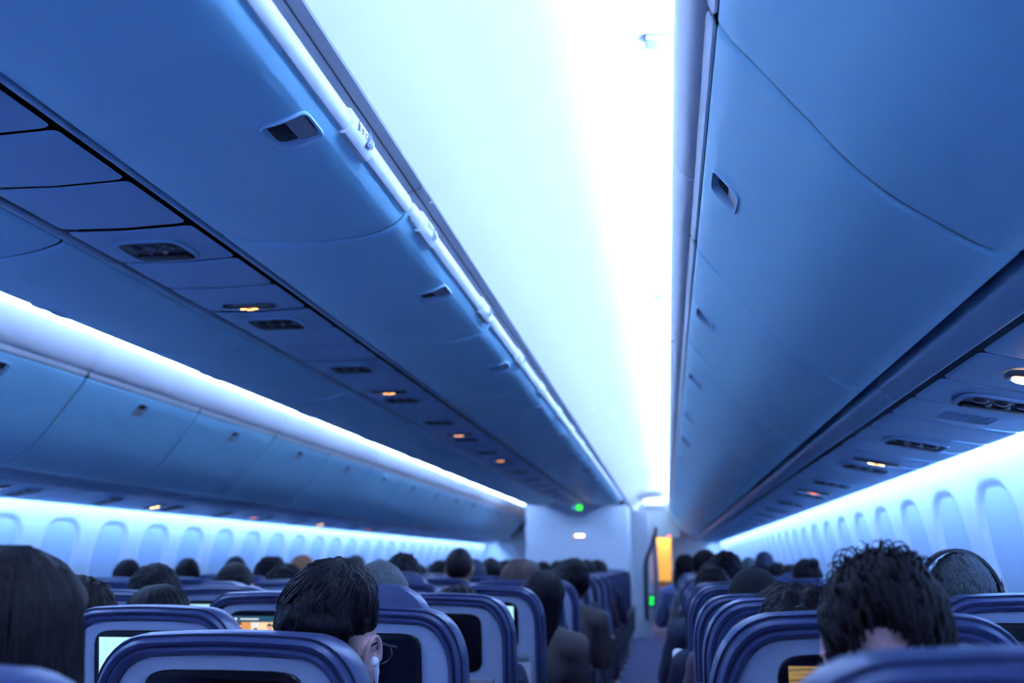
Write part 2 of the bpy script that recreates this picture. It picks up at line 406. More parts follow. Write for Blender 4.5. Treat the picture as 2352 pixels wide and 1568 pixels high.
def bin_proto(parts, left):
    out = {}
    for k, mb in parts.items():
        b = MB(); b.v = list(mb.v); b.f = list(mb.f); b.m = list(mb.m)
        if left: b.flipx(0.)
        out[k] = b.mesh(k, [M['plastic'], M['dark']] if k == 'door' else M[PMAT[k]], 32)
    return out
def add_bin(meshes, loc, label, group):
    t = thing('overhead_bin', label, 'overhead bin', loc, group)
    for k in ('door', 'latch_bezel', 'top_rail'): link(k, meshes[k], t)
    lb = [c for c in t.children if c.name.startswith('latch_bezel')][0]
    link('latch_cup', meshes['latch_cup'], lb); p = link('latch_paddle', meshes['latch_paddle'], lb); return t
mr, ml, mc, mcl = bin_proto(parts_r, False), bin_proto(parts_r, True), bin_proto(parts_c, False), bin_proto(parts_c, True)
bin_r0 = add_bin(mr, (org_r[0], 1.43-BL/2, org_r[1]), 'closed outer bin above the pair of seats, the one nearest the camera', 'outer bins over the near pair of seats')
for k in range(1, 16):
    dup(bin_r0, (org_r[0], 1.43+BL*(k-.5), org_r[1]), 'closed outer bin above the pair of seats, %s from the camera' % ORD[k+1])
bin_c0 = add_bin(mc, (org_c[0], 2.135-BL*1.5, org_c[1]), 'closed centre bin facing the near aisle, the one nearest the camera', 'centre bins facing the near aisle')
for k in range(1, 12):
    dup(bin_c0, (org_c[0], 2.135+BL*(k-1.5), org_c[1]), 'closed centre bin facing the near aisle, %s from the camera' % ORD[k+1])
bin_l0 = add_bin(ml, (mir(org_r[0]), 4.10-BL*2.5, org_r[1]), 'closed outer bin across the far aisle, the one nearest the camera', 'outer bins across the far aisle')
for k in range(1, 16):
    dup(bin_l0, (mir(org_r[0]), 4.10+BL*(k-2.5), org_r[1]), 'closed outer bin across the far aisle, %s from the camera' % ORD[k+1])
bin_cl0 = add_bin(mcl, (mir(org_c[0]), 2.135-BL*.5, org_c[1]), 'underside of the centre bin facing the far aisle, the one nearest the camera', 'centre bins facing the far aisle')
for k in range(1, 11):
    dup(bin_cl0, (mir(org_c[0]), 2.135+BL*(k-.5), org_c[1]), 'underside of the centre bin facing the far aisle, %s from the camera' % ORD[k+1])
# fixed outer ends of the bins behind the camera keep the rows continuous
def text_mesh(txt, size, m, depth=.0006):
    cu = bpy.data.curves.new('text', 'FONT'); cu.body = txt; cu.size = size; cu.align_x = 'CENTER'; cu.align_y = 'CENTER'; cu.extrude = depth
    o = bpy.data.objects.new('text', cu); C.objects.link(o)
    dg = bpy.context.evaluated_depsgraph_get(); me = bpy.data.meshes.new_from_object(o.evaluated_get(dg))
    bpy.data.objects.remove(o); me.materials.clear(); me.materials.append(m); return me
def row_sign(y, txt, letters, label, group, left=False, big=True):
    # cap clipped round the bin's top rail; text reads along the aisle
    pr = [(-.606, .815), (-.590, .813), (-.580, .820), (-.5735, .836), (-.5735, .852), (-.580, .866), (-.592, .871), (-.606, .871)]
    t = thing('row_sign', label, 'row sign', (-.58, y, H+.84), group)
    b = MB(); L = .072
    b.loft([[Vector((x+.58, yy, z-.84)) for x, z in [(px if k else px-.004, pz) for px, pz in pr]] for yy, k in ((-L, 0), (-L+.004, 1), (L-.004, 1), (L, 0))], True, True)
    b.build('sign_cap', M['strip'], t)
    F = Matrix(((0, 0, 1, .0072), (1, 0, 0, 0), (0, 1, 0, .004), (0, 0, 0, 1)))    # x text -> +y, y text -> +z, faces +x
    def put(name, me, u, w, parent=t):
        o = link(name, me, parent); o.matrix_local = F @ Matrix.Translation((u, w, 0)); return o
    pan = MB(); pan.loft([[Vector((u, w, 0.)) for u, w in [(.016, -.0195)] + [(.032+.024*math.cos(a), .0195*math.sin(a)) for a in [-PI/2+PI*i/14 for i in range(15)]] + [(.028, .0195)]], [Vector((u, w, .0004)) for u, w in [(.016, -.0195)] + [(.032+.024*math.cos(a), .0195*math.sin(a)) for a in [-PI/2+PI*i/14 for i in range(15)]] + [(.028, .0195)]]], True, True)
    put('number_field', pan.mesh('number_field', M['ink'], 20, False), 0, 0)
    if txt: put('row_number', text_mesh(txt, .023, M['white']), .038, -.001).location.x += .0006
    if letters:
        put('seat_letters', text_mesh(letters, .0165, M['dim'], .0003), -.010, -.003)
        pic = MB().box((0, -.002, .0003), (.006, .012, .0006)).box((.001, .009, .0003), (.002, .010, .0006)); put('pictogram', pic.mesh('pictogram', M['ink'], 20, False), -.037, -.003)
    return t
row_sign(1.725, '50', 'E  D  C', 'row sign reading 50 with letters E D C on the centre bin rail', 'row signs on the centre bins')
row_sign(2.30, '49', 'E  D  C', 'blurred row sign beside the joint of the centre bins, the next after row 50', 'row signs on the centre bins')
s0 = row_sign(3.12, '', '', 'blurred row sign on the centre bin rail, third from the camera', 'row signs on the centre bins')
for k, y in enumerate((3.93, 4.68, 5.47, 6.26, 7.05, 7.84)):
    dup(s0, (-.58, y, H+.84), 'blurred row sign on the centre bin rail, %s from the camera' % ORD[k+4])
# small clip-on row caps along the outer bins
def rail_cap(x, y, label, group):
    b = MB().box((0, 0, 0), (.016, .05, .028), .004); o = b.build('row_marker', M['frame'], None, (x, y, H+.893)); return tag(o, label, 'row marker', group)
for k, y in enumerate((4.02, 4.80, 5.63, 6.32, 7.1, 7.9)):
    rail_cap(mir(.097), y, 'dark row marker on the outer bins across the far aisle, %s ahead' % ORD[k+1], 'row markers across the far aisle')
for k, y in enumerate((1.05, 2.02, 3.0, 3.9, 4.8, 5.7)):
    rail_cap(.097, y, 'dark row marker on the outer bins over the near pair, %s ahead' % ORD[k+1], 'row markers over the near pair')
b = MB().loft([[Vector((.0, 0, .0)), Vector((-.03, .01, .012)), Vector((0, .03, .02))], [Vector((.02, 0, .0)), Vector((.02, .01, .014)), Vector((.02, .03, .02))]], True, True)
tag(b.build('tag_flap', M['dark'], None, (.068, 4.0, H+.90)), 'small dark tab sticking out of the fascia groove over the near pair', 'tab')

# ---------------------------------------------------------------- service panels
def panel_frame(left_edge, right_edge):
    a = Vector((left_edge[0], 0, left_edge[1]+H)); b = Vector((right_edge[0], 0, right_edge[1]+H)); u = (b-a); w = u.length; u.normalize()
    n = Vector((u.z, 0, -u.x));
    if n.z > 0: n = -n
    c = (a+b)/2
    return Matrix(((u.x, 0, n.x, c.x), (0, 1, 0, 0), (u.z, 0, n.z, c.z), (0, 0, 0, 1))), w     # local x across, y along, z down into the cabin
def slab(w, y0, y1, bulge, rc=.02, holes=None):
    # plate with softened edges, slightly crowned; local frame
    b = MB(); L = (y1-y0)/2; yc = (y0+y1)/2; e = 22
    def ring(k, h): return [Vector((u, yc+v, h+bulge*(1-(u/(w/2))**2))) for u, v in rrect(w/2-k, L-k, 40, e)]
    b.loft([ring(.036, -.02), ring(.0, -.003), ring(.0015, -.0008), ring(.004, 0)] + [ring(min(.004+(min(w/2, L))*t, min(w/2, L)*.96), 0) for t in (.15, .35, .6, .9)], False, True)
    return b
def unit_parts(w, flip):
    # reading lamps and air nozzles in a sunk tray with a dark slot, local coordinates around (0, 0)
    fr = MB(); e = 5
    def ring(hx, hy, h, cx=0, cy=0): return [Vector((cx+u, cy+v, h)) for u, v in rrect(hx, hy, 32, e)]
    fr.loft([ring(.092, .082, .000), ring(.091, .081, .006), ring(.085, .075, .007), ring(.081, .071, .003)], False, False)
    tray = MB().loft([ring(.083, .073, .0055), ring(.076, .066, .002)], False, True)
    slot = MB().box((0, .042*flip, .006), (.140, .040, .006), .002)
    lens = []
    for i in (-1, 0, 1): lens.append(MB().ball((i*.046, -.030*flip, .003), (.018, .018, .008), 14, 8))
    noz = []
    for i in (-1, 1): noz.append(MB().ball((i*.021, .004*flip, .005), (.008, .008, .006), 12, 6))
    return fr, tray, slot, lens, noz
def sign_parts():
    pl = MB()
    def ring(hx, hy, h): return [Vector((u, v, h)) for u, v in rrect(hx, hy, 28, 4)]
    pl.loft([ring(.085, .030, 0), ring(.083, .028, .010), ring(.075, .020, .012)], False, True)
    # a lit belt pictogram: two tongues and a buckle
    a = MB()
    for s in (-1, 1): a.loft([[Vector((s*.008, -.004, .0125)), Vector((s*.008, .004, .0125)), Vector((s*.026, .007, .0125)), Vector((s*.030, .003, .0125)), Vector((s*.026, -.006, .0125))], [Vector((s*.008, -.004, .0132)), Vector((s*.008, .004, .0132)), Vector((s*.026, .007, .0132)), Vector((s*.030, .003, .0132)), Vector((s*.026, -.006, .0132))]], True, True)
    bu = MB().box((0, 0, .0128), (.010, .009, .001)); c = MB().box((.0, .014, .0128), (.024, .003, .001)).box((-.005, .014, .0129), (.004, .008, .001))
    return pl, a, bu, c
def psu(area, edges, c0, n, pitch, signs, flip, lo=0, lit='amber', extra=None):
    F, w = panel_frame(*edges); bulge = .006
    def place(t, y): t.matrix_world = F @ Matrix.Translation((0, y, 0)); return t
    um = slab(w-.006, -.1455, .103, bulge).mesh('panel', M['panel'], 30)
    fm = slab(w-.006, .115, .358, bulge).mesh('panel', M['panel'], 30); gm = slab(w-.006, .370, .632, bulge).mesh('panel', M['panel'], 30)
    fr, tray, slot, lens, noz = unit_parts(w, flip)
    ms = dict(f=fr.mesh('tray_frame', M['panel']), t=tray.mesh('tray', M['cup']), s=slot.mesh('slot', M['slot']))
    lm = [l.mesh('reading_lamp', M['lens']) for l in lens]; nm = [q.mesh('air_nozzle', M['nozzle']) for q in noz]
    pl, a, bu, c = sign_parts(); sg = [pl.mesh('sign_plate', M['lens'])]
    litm = {}
    for k in range(lo, n):
        y = c0+pitch*k; o = ORD[k-lo+1]
        t = place(thing('service_panel', 'service panel with reading lamps %s, %s from the camera' % (area, o), 'service panel', group='reading lamp panels '+area), y)
        link('panel', um, t); f = link('tray_frame', ms['f'], t); f.location = (0, 0, bulge); tr = link('tray', ms['t'], f); link('slot', ms['s'], f)
        if k < 9:
            for q in lm: link('reading_lamp', q, f)
            for q in nm: link('air_nozzle', q, f)
        t1 = place(thing('filler_panel', 'plain filler panel %s just ahead of the %s lamp panel' % (area, o), 'filler panel', group='filler panels '+area), y); link('panel', fm, t1)
        t2 = place(thing('filler_panel', 'plain panel %s between the %s and the next lamp panel' % (area, o), 'filler panel', group='sign panels '+area), y); link('panel', gm, t2)
        if extra == k:
            g = MB()
            for i in range(16): g.box((-.06+.008*i, .24, bulge), (.003, .11, .003), .001)
            g.build('speaker_grille', M['panel'], t1)
        if k in signs:
            cname, dim = signs[k]
            key = cname
            if key not in litm: litm[key] = (a.mesh('belt_symbol', M[cname]), bu.mesh('buckle_symbol', M['red']), c.mesh('smoking_symbol', M['amber']))
            ss = place(thing('seatbelt_sign', 'lit %s belt sign %s, beside the %s lamp panel' % (dim, area, o), 'seat belt sign', group='seat belt signs '+area), y+.57)
            q = link('sign_plate', sg[0], ss); q.location = (0, 0, bulge-.003)
            for mm, nn in zip(litm[key], ('belt_symbol', 'buckle_symbol', 'smoking_symbol')):
                q2 = link(nn, mm, ss); q2.location = (0, 0, bulge-.003)
    # closing liner above the panels is the trim built earlier
    return F, w
psu('under the centre bins', ((mir(-1.121), .802), (-1.121, .802)), 2.22, 15, .80, {0: ('amber', 'orange'), 2: ('amber', 'orange'), 4: ('amber', 'orange'), 6: ('amber', 'orange')}, 1, -2)
Fr, wr = psu('over the near pair of seats', ((.618, .400), (.950, .336)), 2.38, 21, .79, {1: ('yellow', 'yellow'), 3: ('pink', 'orange')}, 1, -2, extra=0)
psu('over the far pair of seats', ((mir(.950), .336), (mir(.618), .400)), 4.66, 18, .79, {0-1: ('pink', 'orange'), 1: ('yellow', 'yellow'), 3: ('pink', 'orange'), 5: ('yellow', 'yellow'), 7: ('pink', 'orange')}, 1, -3)
# one reading lamp burning over the near pair
t = thing('reading_light', 'lit warm reading lamp over the near pair, the one burning nearest the camera', 'reading lamp'); t.matrix_world = Fr @ Matrix.Translation((.0, 2.06, .006))
b = MB(); b.loft([[Vector((u, v, h)) for u, v in rrect(hx, hy, 28, 4)] for hx, hy, h in ((.085, .045, 0), (.083, .043, .008), (.078, .039, .009))], False, True); b.build('lamp_plate', M['lens'], t)
MB().ball((-.048, .008, .011), (.024, .014, .007), 16, 8).build('lamp_glass', M['warm'], t)
# ---------------------------------------------------------------- seats
ZT = 1.145; SH = .16; SP = {}
def ol(ins, y, zb=.47, hw=.248, zt=ZT):
    """closed outline of the seat back, seen from behind, inset by ins, at depth y (leaning forward towards the bottom)"""
    w = hw-ins; t = zt-ins; rx = max(.02, .120-ins*.75); rz = max(.02, .155-ins*.75); pts = []
    zl = [zb+ins*.3+(t-rz-zb)*i/5 for i in range(5)]
    for z in zl: pts.append((-w, z))
    for i in range(11):
        a = PI/2*i/10; e = 2/2.3
        pts.append((-w+rx-rx*math.cos(a)**e, t-rz+rz*math.sin(a)**e))
    for i in range(1, 6): pts.append((-w+rx+(2*w-2*rx)*i/6, t+.004*math.sin(PI*i/6)))
    pts += [(-x, z) for x, z in pts[:16][::-1]]
    return [Vector((x, y+(zt-z)*SH, z)) for x, z in pts]
bk = MB()
bk.loft([ol(.07, .128), ol(.035, .122), ol(.012, .108), ol(.002, .085), ol(.0, .05), ol(.001, .022), ol(.004, .012), ol(.0065, .016), ol(.0085, .016), ol(.0105, .006), ol(.016, .001), ol(.021, .003), ol(.0245, .009), ol(.0265, .005), ol(.030, -.002), ol(.034, -.001), ol(.038, .008), ol(.0405, .020)], True, False)
pn = MB().loft([ol(.0395, .022), ol(.0405, .015), ol(.06, .0135), ol(.10, .013)], False, True)
def rr3(hw, hh, cz, y, e=7, n=32):
    return [Vector((u, y+(ZT-(cz+v))*SH, cz+v)) for u, v in rrect(hw, hh, n, e)]
zc = ZT-.060-.093
bz = MB().loft([rr3(.142, .093, zc, .016), rr3(.142, .093, zc, .006), rr3(.140, .091, zc, .0035), rr3(.129, .080, zc, .003)], False, True)
scr = MB().loft([rr3(.128, .077, zc+.002, .003, 14), rr3(.128, .077, zc+.002, .0022, 14)], False, True)
shf = MB().box((0, .004+(ZT-.872)*SH, .872), (.36, .022, .018), .004)
tr = MB().box((0, 0, 0), (.385, .020, .235), .008, M4=Matrix.Rotation(math.atan(SH), 4, 'X')); tr.xf(Matrix.Translation((0, .004+(ZT-.735)*SH, .735)))
tl = MB().box((0, .0+(ZT-.845)*SH-.008, .845), (.05, .012, .022), .003)
hr = MB()
def hring(k, y, dz=0): return [Vector((u, y, ZT-.098+v+dz+(-.25*max(0, abs(u)-.07) if v > 0 else 0))) for u, v in rrect(.150*k, .085*k, 32, 3.0)]
hr.loft([hring(.80, .036), hring(.97, .040), hring(1.0, .052), hring(1.0, .085), hring(.96, .118), hring(.80, .134), hring(.4, .138)], True, True)
cu = MB().box((0, .355, .405), (.45, .46, .125), .035, seg=4); cu2 = MB().box((0, .36, .325), (.42, .42, .05), .01)
lg = MB()
for s in (-1, 1):
    lg.tube([(s*.17, .20, .31), (s*.17, .16, .02), (s*.17, .52, .02), (s*.17, .48, .31)], .016, 8)
lg.box((0, .34, .012), (.42, .40, .02), .004)
def armrest(x):
    w = .040 if abs(x) < .26 else .048
    b = MB(); b.box((x, .365, .635), (w, .28, .040), .014, seg=3); b.box((x, .26, .56), (w-.008, .06, .15), .01); b.box((x, .30, .43), (w-.010, .18, .20), .01); return b
SM = dict(backrest=bk.mesh('backrest', M['leather'], 50), back_panel=pn.mesh('back_panel', M['shell'], 40), screen_bezel=bz.mesh('screen_bezel', M['black'], 30), screen=scr.mesh('screen', M['off'], 30),
          shelf=shf.mesh('shelf', M['shelf']), tray_table=tr.mesh('tray_table', M['tray']), latch=tl.mesh('latch', M['shelf']), headrest=hr.mesh('headrest', M['leather'], 60), seat_cushion=cu.mesh('seat_cushion', M['fabric'], 60),
          seat_frame=cu2.mesh('seat_frame', M['metal']), leg_frame=lg.mesh('leg_frame', M['metal']))
PITCH = .79
COL = dict(R2=.822, R1=.322, K1=-.745, K2=-1.33, K3=-1.905); COL['L1'] = mir(.322); COL['L2'] = mir(.822)
ARM = dict(R1=-.268, R2=-.25, K1=.272, K2=.2925, K3=.2875, L1=.268, L2=.25)
WHERE = dict(R1='the near pair on the aisle', R2='the near pair by the windows', K1='the centre trio on the near aisle', K2='the middle of the centre trio', K3='the centre trio on the far aisle', L1='the far pair on the aisle', L2='the far pair by the windows')
am = {k: armrest(v).mesh('armrest', M['arm']) for k, v in ARM.items()}; am2 = {'R2': armrest(.25).mesh('armrest', M['arm']), 'K3': armrest(-.272).mesh('armrest', M['arm']), 'L2': armrest(-.25).mesh('armrest', M['arm'])}
def seat_near(col, lod):
    t = thing('airline_seat', 'navy seat', 'seat', group='navy airline seats')
    link('backrest', SM['backrest'], t); p = link('back_panel', SM['back_panel'], t); bzo = link('screen_bezel', SM['screen_bezel'], t); link('screen', SM['screen'], bzo)
    link('seat_cushion', SM['seat_cushion'], t); link('armrest', am[col], t); link('headrest', SM['headrest'], t)
    if col in am2: link('armrest', am2[col], t)
    if not lod:
        link('shelf', SM['shelf'], t); tt = link('tray_table', SM['tray_table'], t); link('latch', SM['latch'], tt)
        link('seat_frame', SM['seat_frame'], t)
    link('leg_frame', SM['leg_frame'], t)
    return t
PROTO = {(c, l): seat_near(c, l) for c in COL for l in (0, 1)}
for p in PROTO.values(): p.location = (0, -50, 0)
SEAT = {}
TOP = {('R1', 1): -.068, ('R1', 2): -.077, ('R1', 3): -.084, ('K1', 1): -.094, ('K1', 2): -.118, ('K1', 3): -.112, ('K1', 4): -.104, ('K1', 5): -.097, ('K2', 3): -.112, ('K2', 4): -.100, ('R2', 3): -.072, ('K2', 2): -.12}
RAISED = {('K1', 3): .072, ('K2', 6): .068, ('R2', 8): .055, ('K2', 7): .02, ('K3', 5): .03, ('K1', 9): .03}
used = set()
def place_seat(col, row):
    l = 0 if row <= 8 else 1
    first = (col, l) not in used; used.add((col, l))
    o = PROTO[col, l] if first else copy_tree(PROTO[col, l])
    top = TOP.get((col, row), -.095 + .006*math.sin(row*2.1+len(col)*ord(col[0])+ord(col[1])*3))
    o.location = (COL[col], PITCH*row, 0); o.scale = (1, 1, (top+H)/ZT)
    if (col, row) == ('R1', 1): o.location.x -= .010
    if (col, row) == ('R1', 2): o.location.x -= .018
    o['label'] = 'navy airline seat in %s, %s row ahead' % (WHERE[col], ORD[row])
    SEAT[col, row] = o
    return o
ROWS = dict(R1=range(1, 24), R2=range(3, 24), K1=range(1, 18), K2=range(3, 18), K3=range(4, 18), L1=range(5, 24), L2=range(6, 24))
for c in COL:
    for r in ROWS[c]: place_seat(c, r)
for (c, r), dz in RAISED.items():
    for ch in SEAT[c, r].children:
        if ch.name.startswith('headrest'): ch.location.z += dz; ch['label'] = 'headrest pulled up above the backrest'
def child(o, name):
    for ch in o.children:
        if ch.name.split('.')[0] == name: return ch
        g = child(ch, name)
        if g: return g
# screens that are on
def scr_pt(u, v, y=.0015): return Vector((u*.128, y+(ZT-(zc+.002+v*.077))*SH, zc+.002+v*.077))
def scr_quad(b, u0, v0, u1, v1, mi, y=.0015): b.add([scr_pt(u0, v0, y), scr_pt(u1, v0, y), scr_pt(u1, v1, y), scr_pt(u0, v1, y)], [(0, 1, 2, 3)], mi)
def em(name, col, s=1.): return mat(name, (.02, .02, .02), .4, emit=col, strength=s)
E_ = dict(navy=em('pic_navy', (.02, .09, .16)), cream=em('pic_cream', (1., .70, .42), 1.1), tan=em('pic_tan', (.80, .36, .12)), brown=em('pic_brown', (.16, .06, .02)), pale=em('pic_pale', (.85, .9, .95)), blue=em('pic_blue', (.16, .22, .55)), skin=em('pic_skin', (.8, .40, .28)), hair=em('pic_hair', (.03, .015, .01)),
          gold=em('pic_gold', (.34, .22, .07)), ochre=em('pic_ochre', (.15, .105, .05)), grey=em('pic_grey', (.20, .20, .26)), sun=em('pic_sun', (.80, .52, .10)), soft=em('pic_soft', (.45, .40, .35)))
def lit_screen(col, row, quads, label, polys=()):
    o = child(SEAT[col, row], 'screen'); b = MB(); mats = [M['off']]; 
    b.loft([rr3(.128, .077, zc+.002, .003, 14), rr3(.128, .077, zc+.002, .0022, 14)], False, True)
    d = .0018
    for (u0, v0, u1, v1, k) in quads:
        m = E_.get(k) or M[k]
        if m not in mats: mats.append(m)
        scr_quad(b, u0, v0, u1, v1, mats.index(m), d); d -= .00002
    for pts, k in polys:
        m = E_[k]
        if m not in mats: mats.append(m)
        d -= .00002; b.add([scr_pt(u, v, d) for u, v in pts], [tuple(range(len(pts)))], mats.index(m))
    o.data = b.mesh('screen', mats, 30); o['label'] = label
def ell(cx, cy, rx, ry, n=18): return [(cx+rx*math.cos(2*PI*i/n), cy+ry*math.sin(2*PI*i/n)) for i in range(n)]
lit_screen('K2', 3, [(-.98, -.96, .98, .96, 'bright')], 'screen showing a bright pale page')
lit_screen('K3', 5, [(-.98, -.96, .98, .96, 'bright')], 'screen showing a bright pale page')
lit_screen('K1', 5, [(-.98, -.96, .98, .96, 'bright')], 'screen showing a bright pale page')
lit_screen('K2', 4, [(-.98, -.96, .98, .96, 'brown'), (-.98, .70, .98, .96, 'navy'), (-.78, .80, -.26, .86, 'pale'), (.30, .82, .70, .87, 'pale'), (.30, .75, .60, .79, 'pale'), (-.74, -.96, .98, .70, 'cream'), (-.74, -.96, -.48, .70, 'tan'), (-.40, -.96, -.30, .45, 'brown'), (-.44, .45, -.28, .68, 'pale'), (.42, -.2, .58, .66, 'tan'), (-.90, .50, -.74, .56, 'cream'), (-.30, -.96, .02, -.60, 'soft')],
           'screen showing a film scene of a man in a warm-lit room', [(ell(-.90, .83, .04, .06), 'pale'), ([(-.16, -.96), (-.14, .05), (-.04, .34), (.14, .34), (.26, .0), (.30, -.96)], 'blue'), (ell(.05, .46, .065, .13), 'skin'), ([(-.03, .50), (-.03, .60), (.02, .65), (.10, .63), (.12, .52), (.05, .56)], 'hair')])
lit_screen('R1', 2, [(-.98, -.96, .98, .96, 'grey'), (-.98, .10, .98, .96, 'ochre'), (-.98, .58, .98, .96, 'gold'), (-.98, .30, .98, .40, 'gold'), (.10, .20, .98, .62, 'gold'), (-.98, .02, .98, .12, 'tan'), (-.98, -.30, .98, -.24, 'soft'), (-.98, -.60, .98, -.52, 'soft')],
           'screen showing a golden hillside picture', [([(-.98, .90), (-.7, .93), (-.3, .89), (-.3, .85), (-.7, .88), (-.98, .86)], 'ochre'), ([(-.98, .70), (-.75, .74), (-.35, .66), (-.1, .70), (-.1, .65), (-.4, .60), (-.75, .68), (-.98, .66)], 'ochre'), ([(-.9, .46), (-.5, .52), (-.2, .48), (-.5, .44)], 'sun'), ([(-.98, .24), (-.6, .28), (-.2, .22), (-.6, .20)], 'soft'), ([(-.98, .52), (-.4, .60), (.2, .50), (.98, .66), (.98, .56), (.2, .42), (-.4, .52)], 'ochre'), ([(-.2, .30), (.3, .42), (.98, .52), (.98, .34), (.3, .26)], 'sun'), ([(-.98, .80), (-.3, .86), (.4, .78), (.98, .84), (.98, .74), (.3, .70), (-.4, .78)], 'ochre')])
# ---------------------------------------------------------------- people
def remesh(mb, voxel, m, name, smooth=2):
    o = bpy.data.objects.new('tmp', mb.mesh('tmp', m)); C.objects.link(o)
    r = o.modifiers.new('r', 'REMESH'); r.mode = 'VOXEL'; r.voxel_size = voxel; r.use_smooth_shade = True
    if smooth:
        s = o.modifiers.new('s', 'SMOOTH'); s.factor = .5; s.iterations = smooth
    dg = bpy.context.evaluated_depsgraph_get(); me = bpy.data.meshes.new_from_object(o.evaluated_get(dg)); me.name = name
    old = o.data; bpy.data.objects.remove(o); bpy.data.meshes.remove(old)
    me.materials.clear(); me.materials.append(m)
    me.polygons.foreach_set('use_smooth', [True]*len(me.polygons)); return me
HZ = 1.135                  # height of the head's centre on a seated body
def head_frame(d=(0, 0, 0), yaw=0., pitch=0., roll=0., k=1.):
    return Matrix.Translation((d[0], .255+d[1], HZ+d[2])) @ Matrix.Rotation(yaw, 4, 'Z') @ Matrix.Rotation(pitch, 4, 'X') @ Matrix.Rotation(roll, 4, 'Y') @ Matrix.Scale(k, 4)
SKX, SKY, SKZ = .0755, .0965, .092
def skull(d):               # radius factor of the cranium along direction d (x right, y front, z up)
    return 1.
def add_head(b, T, ears=True, es=1.):
    h = MB()
    h.ball((0, -.012, .022), (SKX, SKY, SKZ), 28, 18)
    h.ball((0, .030, -.040), (.060, .066, .074), 24, 16)                # face and jaw
    h.ball((0, .058, -.088), (.030, .026, .024), 16, 10)                # chin
    h.cap((-.030, .070, .012), .017, (.030, .070, .012), .017)          # brow
    h.cap((0, .090, .004), .010, (0, .108, -.034), .013)                # nose
    for s in (-1, 1):
        h.ball((s*.031, .081, -.004), (.0135, .012, .010), 12, 8)       # eyelids
        h.ball((s*.040, .062, -.035), (.022, .022, .022), 12, 8)        # cheeks
        h.ball((s*.012, .099, -.036), (.009, .009, .007), 10, 6)
    h.cap((-.018, .090, -.058), .0065, (.018, .090, -.058), .0065); h.cap((-.015, .089, -.067), .0075, (.015, .089, -.067), .0075)
    if ears:
        for s in (-1, 1):
            pts = []
            for i in range(15):
                a = math.radians(-75+i*19)
                pts.append((s*(.0815+(.006+.012*(es-1))*math.sin(a*.5+.6)), -.004-.018*es*math.cos(a), -.006+.031*es*math.sin(a)))
            h.tube(pts, [.0048]*14+[.006], 8)
            h.ball((s*.0775, -.006, -.004), (.0055, .0165*es, .026*es), 14, 10)
            h.ball((s*.080, .004, -.034), (.0055, .008, .009), 10, 8)     # lobe
            h.ball((s*.080, .010, -.008), (.0045, .005, .008), 8, 6)      # tragus
    h.cap((0, -.030, -.03), .052, (0, -.035, -.10), .054)
    b.v_off = len(b.v); h.xf(T); b.add(h.v, h.f, 0); return h
def hand(b, w, fdir, s, side):
    """palm and five bent fingers; w wrist, fdir pointing direction, s +1/-1 for the thumb side, side vector across the palm"""
    f = Vector(fdir).normalized(); a = Vector(side).normalized(); n = f.cross(a).normalized()
    if n.z > 0: n = -n
    w = Vector(w); p1 = w+f*.085
    for k in (-1.5, -.5, .5, 1.5): b.cap(w+f*.02+a*k*.014, .016, p1+a*k*.021, .0105, 10)
    for k, L in zip((-1.5, -.5, .5, 1.5), (.062, .078, .074, .058) if s > 0 else (.058, .074, .078, .062)):
        q = p1+a*k*.0215; m1 = q+f*L*.45+n*.006; m2 = m1+f*L*.32+n*.016; m3 = m2+f*L*.18+n*.018
        b.cap(q, .0092, m1, .0086, 8); b.cap(m1, .0086, m2, .0080, 8); b.cap(m2, .0080, m3, .0070, 8)
    t0 = w+f*.03+a*s*.028; t1 = t0+f*.030+a*s*.024+n*.008; t2 = t1+f*.030+a*s*.006+n*.006
    b.cap(t0, .0135, t1, .0105, 8); b.cap(t1, .0105, t2, .009, 8)
def skeleton(d, lean=0., wide=1., arms=0):
    """joint positions of a seated body; d: offset of the head"""
    k = lambda t: Vector((d[0]*t, d[1]*t, d[2]*t))
    J = dict(hip=Vector((0, .37, .555)), waist=Vector((0, .315, .70))+k(.25), chest=Vector((0, .275, .865))+k(.6), neck0=Vector((0, .245, .985))+k(.9), neck1=Vector((0, .250, 1.07))+k(1.))
    for s, n in ((-1, 'l'), (1, 'r')):
        J['sh'+n] = Vector((s*.170*wide, .255, .935))+k(.75)
        J['el'+n] = Vector((s*.235*wide, .36, .70))+k(.35)
        J['wr'+n] = Vector((s*(.235 if arms == 0 else .12), .585, .675))
        J['kn'+n] = Vector((s*.115, .77, .545)); J['hp'+n] = Vector((s*.085, .40, .535)); J['an'+n] = Vector((s*.105, .735, .11))
    return J
